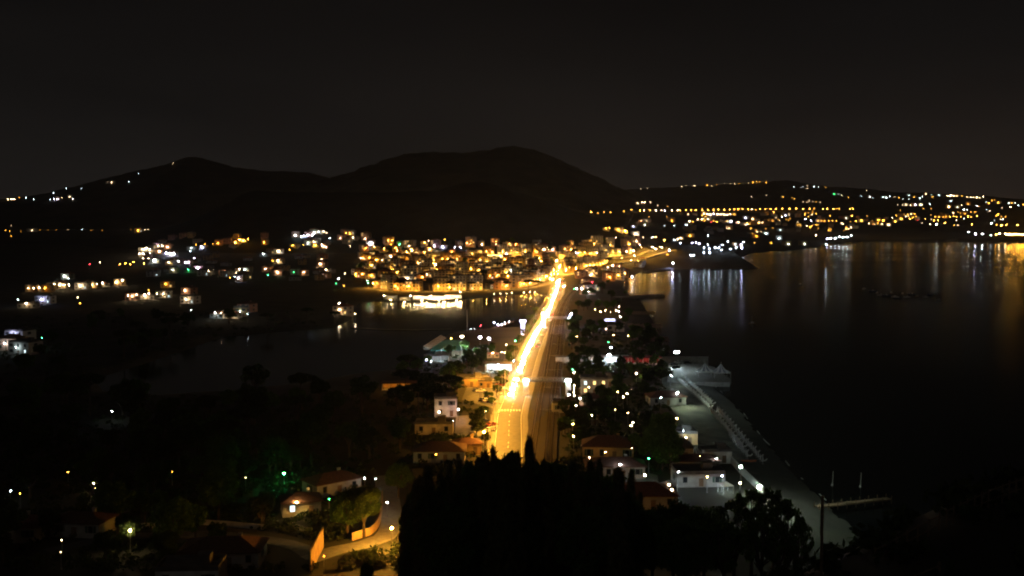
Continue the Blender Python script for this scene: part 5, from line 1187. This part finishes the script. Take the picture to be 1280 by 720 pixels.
lampset([(432, 596, 'c', 55, 'cool garden lamp at the end of the white row'), (443.5, 597, 'b', 130, 'bright bluish lamp in the white garden row'), (456, 598, 'c', 35, 'cool garden lamp between bluish lamp and hedge'), (469.5, 598.5, 'c', 18, 'dim lamp closing the white garden row'),
         (371, 628, 'y', 900, 'warm lamp before the lit cream villa'), (391, 624, 'c', 45, 'cool lamp at the corner of the cream villa'), (411.5, 624, 'g', 14, 'small greenish lamp beyond the cream villa'), (425, 622.5, 'g', 14, 'faint greenish lamp among the bushes'), (484, 628, 'c', 40, 'cool lamp lighting the head of the lane'),
         (117, 604, 'w', 40, 'white lamp on the wooded garden slope'), (119, 610, 'y', 12, 'small yellow lamp under the wooded slope lamp'), (13, 613.5, 'c', 30, 'cool lamp beside the hedge arch'), (25, 617, 's', 8, 'tiny orange lamp beside the hedge arch'), (85, 590, 's', 8, 'tiny orange lamp on the dark slope'),
         (215, 590, 's', 7, 'dim orange lamp on the dark slope'), (77, 675, 'w', 12, 'small white lamp by the grey bungalow'), (76, 690, 'w', 5, 'tiny lamp below the grey bungalow'), (140, 514, 'c', 40, 'lone cool lamp by the lake fields'), (307, 597, 'w', 4, 'tiny lamp among the park trees'), (572, 690, 'w', 10, 'tiny lamp behind the cypress stand'),
         (519, 561, 's', 20, 'orange lamp on the roof terrace'), (545, 568, 's', 20, 'orange lamp at the garden gate'), (405, 695, 's', 10, 'low orange lamp by the gate pillars')], 3)
custom(376, 640, 9, 7, 1, 0, 'brown', 0.3, 'cream villa lit by a warm lamp beside the park', 141, 0.3)
custom(104, 666, 12, 7, 1, 4, 'brown', -0.15, 'grey bungalow beside the dim lane', 142, 0)
custom(280, 702, 16, 9, 1, 4, 'brown', 0.05, 'grey house with a brown roof below the dim lane', 143, 0)
custom(240, 728, 12, 7, 1, 2, 'flat', 0.05, 'white-walled garage in the near garden', 144, 0)
custom(20, 672, 12, 8, 1, 0, 'hip', 0.1, 'cream house with a red roof at the hedge', 145, 0)
custom(415, 614, 13, 8, 1, 4, 'brown', 0.7, 'long dark-roofed house beside the white garden row', 146, 0)
# pole, fence and gate on the near headland
def Yat(px, Y): return at_y(px, 400, Y).x
x_ = Yat(1033, 78); P = Vector((x_, 78, Hs(x_, 78))); p = Proto('timber_pole', 'pole'); zt = at_y(1033, 622, 78).z
b = MB(); b.tube((0, 0, -1), (0, 0, zt - P.z), 0.13, 0.11, 8); p.part('pole', b.mesh('pole', WOOD)); b = MB(); b.tube((0, 0, zt - P.z), (0, 0, zt - P.z + 0.15), 0.16, 0.12, 8); p.part('cap', b.mesh('cap', WOOD)); p.put('dark timber pole on the near headland', P)
FZ = 78.0
for j, (xa, xb, ya, yb, wd) in enumerate(((1095, 1175, 638, 623, 'before the gate posts'), (1184, 1330, 624, 618, 'of close pickets past the gate posts'))):
    a, b2 = at_y(xa, ya, FZ), at_y(xb, yb, FZ); fp = Proto('wooden_fence', 'fence'); a.z = Hs(a.x, a.y); b2.z = Hs(b2.x, b2.y); d = b2 - a; n_ = int(d.length / 0.9) if j == 0 else int(d.length / 0.55)
    for k in range(n_ + 1):
        q = a + d * (k / n_); zg = Hs(q.x, q.y); b = MB(); b.box((0, 0, 0.6), (0.09, 0.09, 1.7 + random.uniform(-0.1, 0.1))); fp.part('post', b.mesh('post', WOOD), None, Vector((q.x, q.y, zg)) - a)
    for s in (0.5, 1.25):
        for k in range(n_):
            q, q2 = a + d * (k / n_), a + d * ((k + 1) / n_); b = MB(); b.tube((0, 0, 0), (q2.x - q.x, q2.y - q.y, Hs(q2.x, q2.y) - Hs(q.x, q.y)), 0.045); fp.part('rail', b.mesh('rail', WOOD), None, Vector((q.x, q.y, Hs(q.x, q.y) + s)) - a)
    fp.put('rough wooden fence %s on the headland' % wd, a)
a = at_y(1126, 634, 70); b2 = at_y(1176, 640, 70); gp = Proto('wooden_gate', 'gate'); a.z = Hs(a.x, a.y) + 1.0; b2.z = Hs(b2.x, b2.y) + 1.0; d = b2 - a
for t in (0, 1): q = d * t; b = MB(); b.box((0, 0, -0.6), (0.16, 0.16, 2.2)); gp.part('post', b.mesh('post', WOOD), None, q)
b = MB(); b.tube((0, 0, 0.3), (d.x, d.y, d.z - 1.1), 0.05); gp.part('brace', b.mesh('brace', WOOD)); b = MB(); b.tube((0, 0, 0.2), (d.x, d.y, d.z + 0.2), 0.05); gp.part('rail', b.mesh('rail', WOOD)); gp.put('wooden gate with a slanting brace on the headland', a)

# ------------------------------------------------------------------ trees
def blocks(x, y, ztop, r):
    for lx, ly, lz in LAMPS:
        L2 = lx * lx + ly * ly; t = (x * lx + y * ly) / L2
        if 0 < t < 1.0 and (x - lx * t) ** 2 + (y - ly * t) ** 2 < r * r and CAM_Z + (lz - CAM_Z) * t < ztop: return True
    return False
def grove(n, x0, x1, y0, y1, protos, label, group, s0=0.8, s1=1.3, m=2.0, gap=2.0):
    k = 0
    for _ in range(n * 8):
        if k >= n: break
        P = march(random.uniform(x0, x1), random.uniform(y0, y1))
        if not dry(P.x, P.y, 3) or not off_roads(P.x, P.y, m) or not free(P.x, P.y, gap): continue
        if dist_line(LANE, P.x, P.y) < 5 or dist_line(LANE2, P.x, P.y) < 5: continue
        if P.y < 330 and dist_line(LANE, P.x, P.y) < 16 and P.x < 0 and P.x > -70: continue
        if sdf(BP, np.array([P.x]), np.array([P.y]))[0] < 3: continue
        s = random.uniform(s0, s1)
        if blocks(P.x, P.y, P.z + 13.0 * s, 4.4 * s): continue
        OCC.append((P.x, P.y, 1.8 * s)); k += 1
        random.choice(protos).put(label, P, random.uniform(0, 6.28), group, (s, s, s * random.uniform(0.85, 1.15)))
for px, py, s in ((640, 552, 0.9),): pass
grove(84, 706, 835, 404, 560, BROAD, 'dark round tree in the grove between railway and beach', 'trees between railway and beach', 0.6, 1.0, 2, 1.6)
grove(10, 790, 850, 560, 592, BROAD[2:3] + FINE[1:], 'fresh green tree over the lit courtyard', 'trees round the courtyard', 0.7, 0.95, 2, 1)
grove(16, 500, 640, 441, 472, BROAD, 'dark tree in the club gardens by the lake', 'trees of the club gardens', 0.55, 0.9, 2, 1.5)
grove(14, 490, 575, 470, 520, BROAD + PINE, 'dark tree screening the car park', 'trees by the car park', 0.8, 1.2, 2, 1.5)
grove(16, 700, 735, 520, 560, BROAD, 'bushy tree beside the railway below the station', 'trees below the station', 0.45, 0.7, 1, 1)
grove(70, -20, 500, 500, 600, BROAD + PINE, 'dark tree in the park between lake and lane', 'park trees', 0.8, 1.4, 2, 2)
grove(34, -20, 480, 600, 715, BROAD + FINE, 'dark garden tree near the dim lane', 'garden trees near the lanes', 0.6, 1.0, 1, 1)
grove(26, 0, 420, 392, 470, BROAD + PINE, 'dark tree on the lake plain', 'trees on the lake plain', 0.8, 1.4, 2, 2)
grove(26, 450, 830, 304, 352, BROAD + PINE, 'dark garden tree among the town blocks', 'garden trees in town', 0.9, 1.4, 1, 2)
grove(14, 690, 790, 352, 400, BROAD, 'dark tree by the railway near the harbour', 'trees near the harbour', 0.6, 1.0, 2, 2)
# lit individuals near lamps
for px, py, pi, s, lb in ((345, 590, 1, 0.8, 'tree glowing green beside the vivid green lamp'), (364, 591, 0, 0.6, 'small tree tinged green beyond the vivid green lamp'), (455, 672, 0, 0.95, 'leafy tree lit orange over the lane wall'), (434, 672, 1, 0.8, 'leafy tree behind the orange-lit one'), (138, 655, 1, 0.8, 'weeping tree over the white lane lamp'), (498, 622, 1, 0.7, 'pale lit tree at the head of the lane')):
    P = march(px, py); FINE[pi].put(lb, P, px * 0.1, None, s)
# tall cypress stand in front of the road's near end
for i in range(84):
    px = 508 + (i % 42) * 7.1 + random.uniform(-6, 6); Yd = random.uniform(112, 168)
    top = 556 + 0.0022 * (px - 655) ** 2 + random.choice((0, 3, 8, 15, 23)) + random.uniform(-5, 5) + (12 if i >= 42 else 0)
    x_ = Yat(px, Yd); zg = Hs(x_, Yd); h_ = at_y(px, top, Yd).z - zg; s = h_ / 21.0
    k = random.uniform(0.65, 1.15)
    if i % 4 == 3:
        f = h_ / 12.0; SHRUB[i // 4 % 2].put('tall loose-crowned tree among the cypresses before the main road', (x_, Yd, zg), random.uniform(0, 6), 'cypress stand', (f * 0.5, f * 0.5, f)); continue
    CYP[i % 6].put('tall dark cypress in the stand before the main road', (x_, Yd, zg), random.uniform(0, 6), 'cypress stand', (s * k, s * k, s))
for i, (px, top, Yd, pi, kw) in enumerate(((944, 604, 150, 0, 0.55), (972, 602, 150, 1, 0.5), (990, 616, 145, 0, 0.5), (922, 618, 150, 1, 0.6), (957, 628, 130, 0, 0.6), (884, 640, 130, 1, 0.7), (845, 632, 135, 0, 0.7), (818, 645, 130, 1, 0.7), (785, 632, 125, 0, 0.7), (1004, 646, 120, 0, 0.45),
        (860, 655, 115, 1, 0.8), (910, 645, 115, 0, 0.8), (978, 655, 105, 1, 0.6), (525, 640, 140, 1, 0.5), (505, 690, 130, 0, 0.5), (455, 706, 120, 0, 0.5), (730, 640, 120, 1, 0.8), (640, 640, 118, 0, 0.9), (560, 640, 118, 1, 0.9))):
    x_ = Yat(px, Yd); zg = Hs(x_, Yd); s = max(0.3, (at_y(px, top, Yd).z - zg) / 12.0)
    (SHRUB if i in (0, 1, 2, 3, 4, 9, 11, 12) else FINE)[pi].put('dark leafy tree on the slope below the viewpoint' if i > 4 else 'leafy shrub-tree edged by beach light', (x_, Yd, zg), px * 0.3, 'slope trees' if i > 4 else 'beach-edge trees', (s * kw, s * kw, s))
# hedge trees along the railway and the road
for L, off, stp, lb in ((RAIL, 9.5, 6.5, 'bushy dark tree in the line along the sea side of the railway'), (ROAD, -10.5, 11, 'dark roadside tree on the lake side of the main road')):
    for p, t in along(L, stp, 2):
        if not (300 < p.length < 760) or random.random() < 0.2: continue
        n = Vector((t.y, -t.x, 0)); q = p + n * (off + random.uniform(0, 4))
        if not dry(q.x, q.y, 1) or not free(q.x, q.y, 1.0): continue
        k = random.uniform(0.4, 0.75)
        if blocks(q.x, q.y, LAND + 10 * k, 3.2 * k): continue
        random.choice(BROAD).put(lb, (q.x, q.y, LAND), random.uniform(0, 6), 'trees along the railway' if off > 0 else 'roadside trees', (k, k, k * random.uniform(0.8, 1.1)))
# low scrub between houses, groves and park
cs = []
for x0, x1, y0, y1, n in ((700, 840, 405, 600, 900), (0, 560, 495, 715, 1500), (500, 625, 430, 560, 350), (0, 420, 392, 470, 500), (560, 640, 545, 640, 150)):
    q = np.array([at_z(random.uniform(x0, x1), random.uniform(y0, y1), LAND) for _ in range(n)])
    ok = (sdf(BP, q[:, 0], q[:, 1]) > 2) & (sdf(SEA, q[:, 0], q[:, 1]) > 3) & (sdf(LAKE, q[:, 0], q[:, 1]) > 2)
    for L, w in ROADS[:2] + [(LANE, 3.5), (LANE2, 3.5)]:
        pl = np.array([[p.x, p.y] for p in L]); ok &= np.sqrt(((q[:, None] - pl[None]) ** 2).sum(-1)).min(1) > w + 2
    for sl in ('car_park', 'yard', 'courtyard', 'sports_court'):
        v = bpy.data.objects[sl].data.vertices; pl = np.array([[p.co.x, p.co.y] for p in v][:len(v) // 2]); ok &= sdf(pl, q[:, 0], q[:, 1]) > 1.5
    cs.append(q[ok])
cs.append(np.column_stack([RNG.uniform(5, 95, 900), RNG.uniform(55, 150, 900)]))
cs = np.concatenate(cs); zc_ = base(cs[:, 0], cs[:, 1])
cen = np.column_stack([cs, zc_ + 0.5]); rad = np.column_stack([RNG.uniform(0.8, 2.4, len(cs)), RNG.uniform(0.8, 2.4, len(cs)), RNG.uniform(0.5, 1.5, len(cs))])
V, F = leaves(len(cs) * 26, cen, rad, 0.5)
tag(link('undergrowth', quads_mesh('undergrowth', V, F, LEAFD)), 'low dark scrub covering the ground between houses and trees', 'undergrowth', kind='stuff')

# ------------------------------------------------------------------ haze: night air lit by the sky and the town
hb = MB(); hb.box((1500, 4400, 230), (17000, 9400, 480))
hm = bpy.data.materials.new('night_haze'); hm.use_nodes = True; t = hm.node_tree; t.nodes.clear()
o = t.nodes.new('ShaderNodeOutputMaterial'); pv = t.nodes.new('ShaderNodeVolumePrincipled'); pv.inputs['Density'].default_value = 4.2e-5; pv.inputs['Color'].default_value = (0.9, 0.9, 0.9, 1)
pv.inputs['Anisotropy'].default_value = 0.6
t.links.new(pv.outputs[0], o.inputs['Volume'])
tag(link('haze', hb.mesh('haze', hm)), 'thin night haze over town, hills and bay', 'haze', kind='stuff')
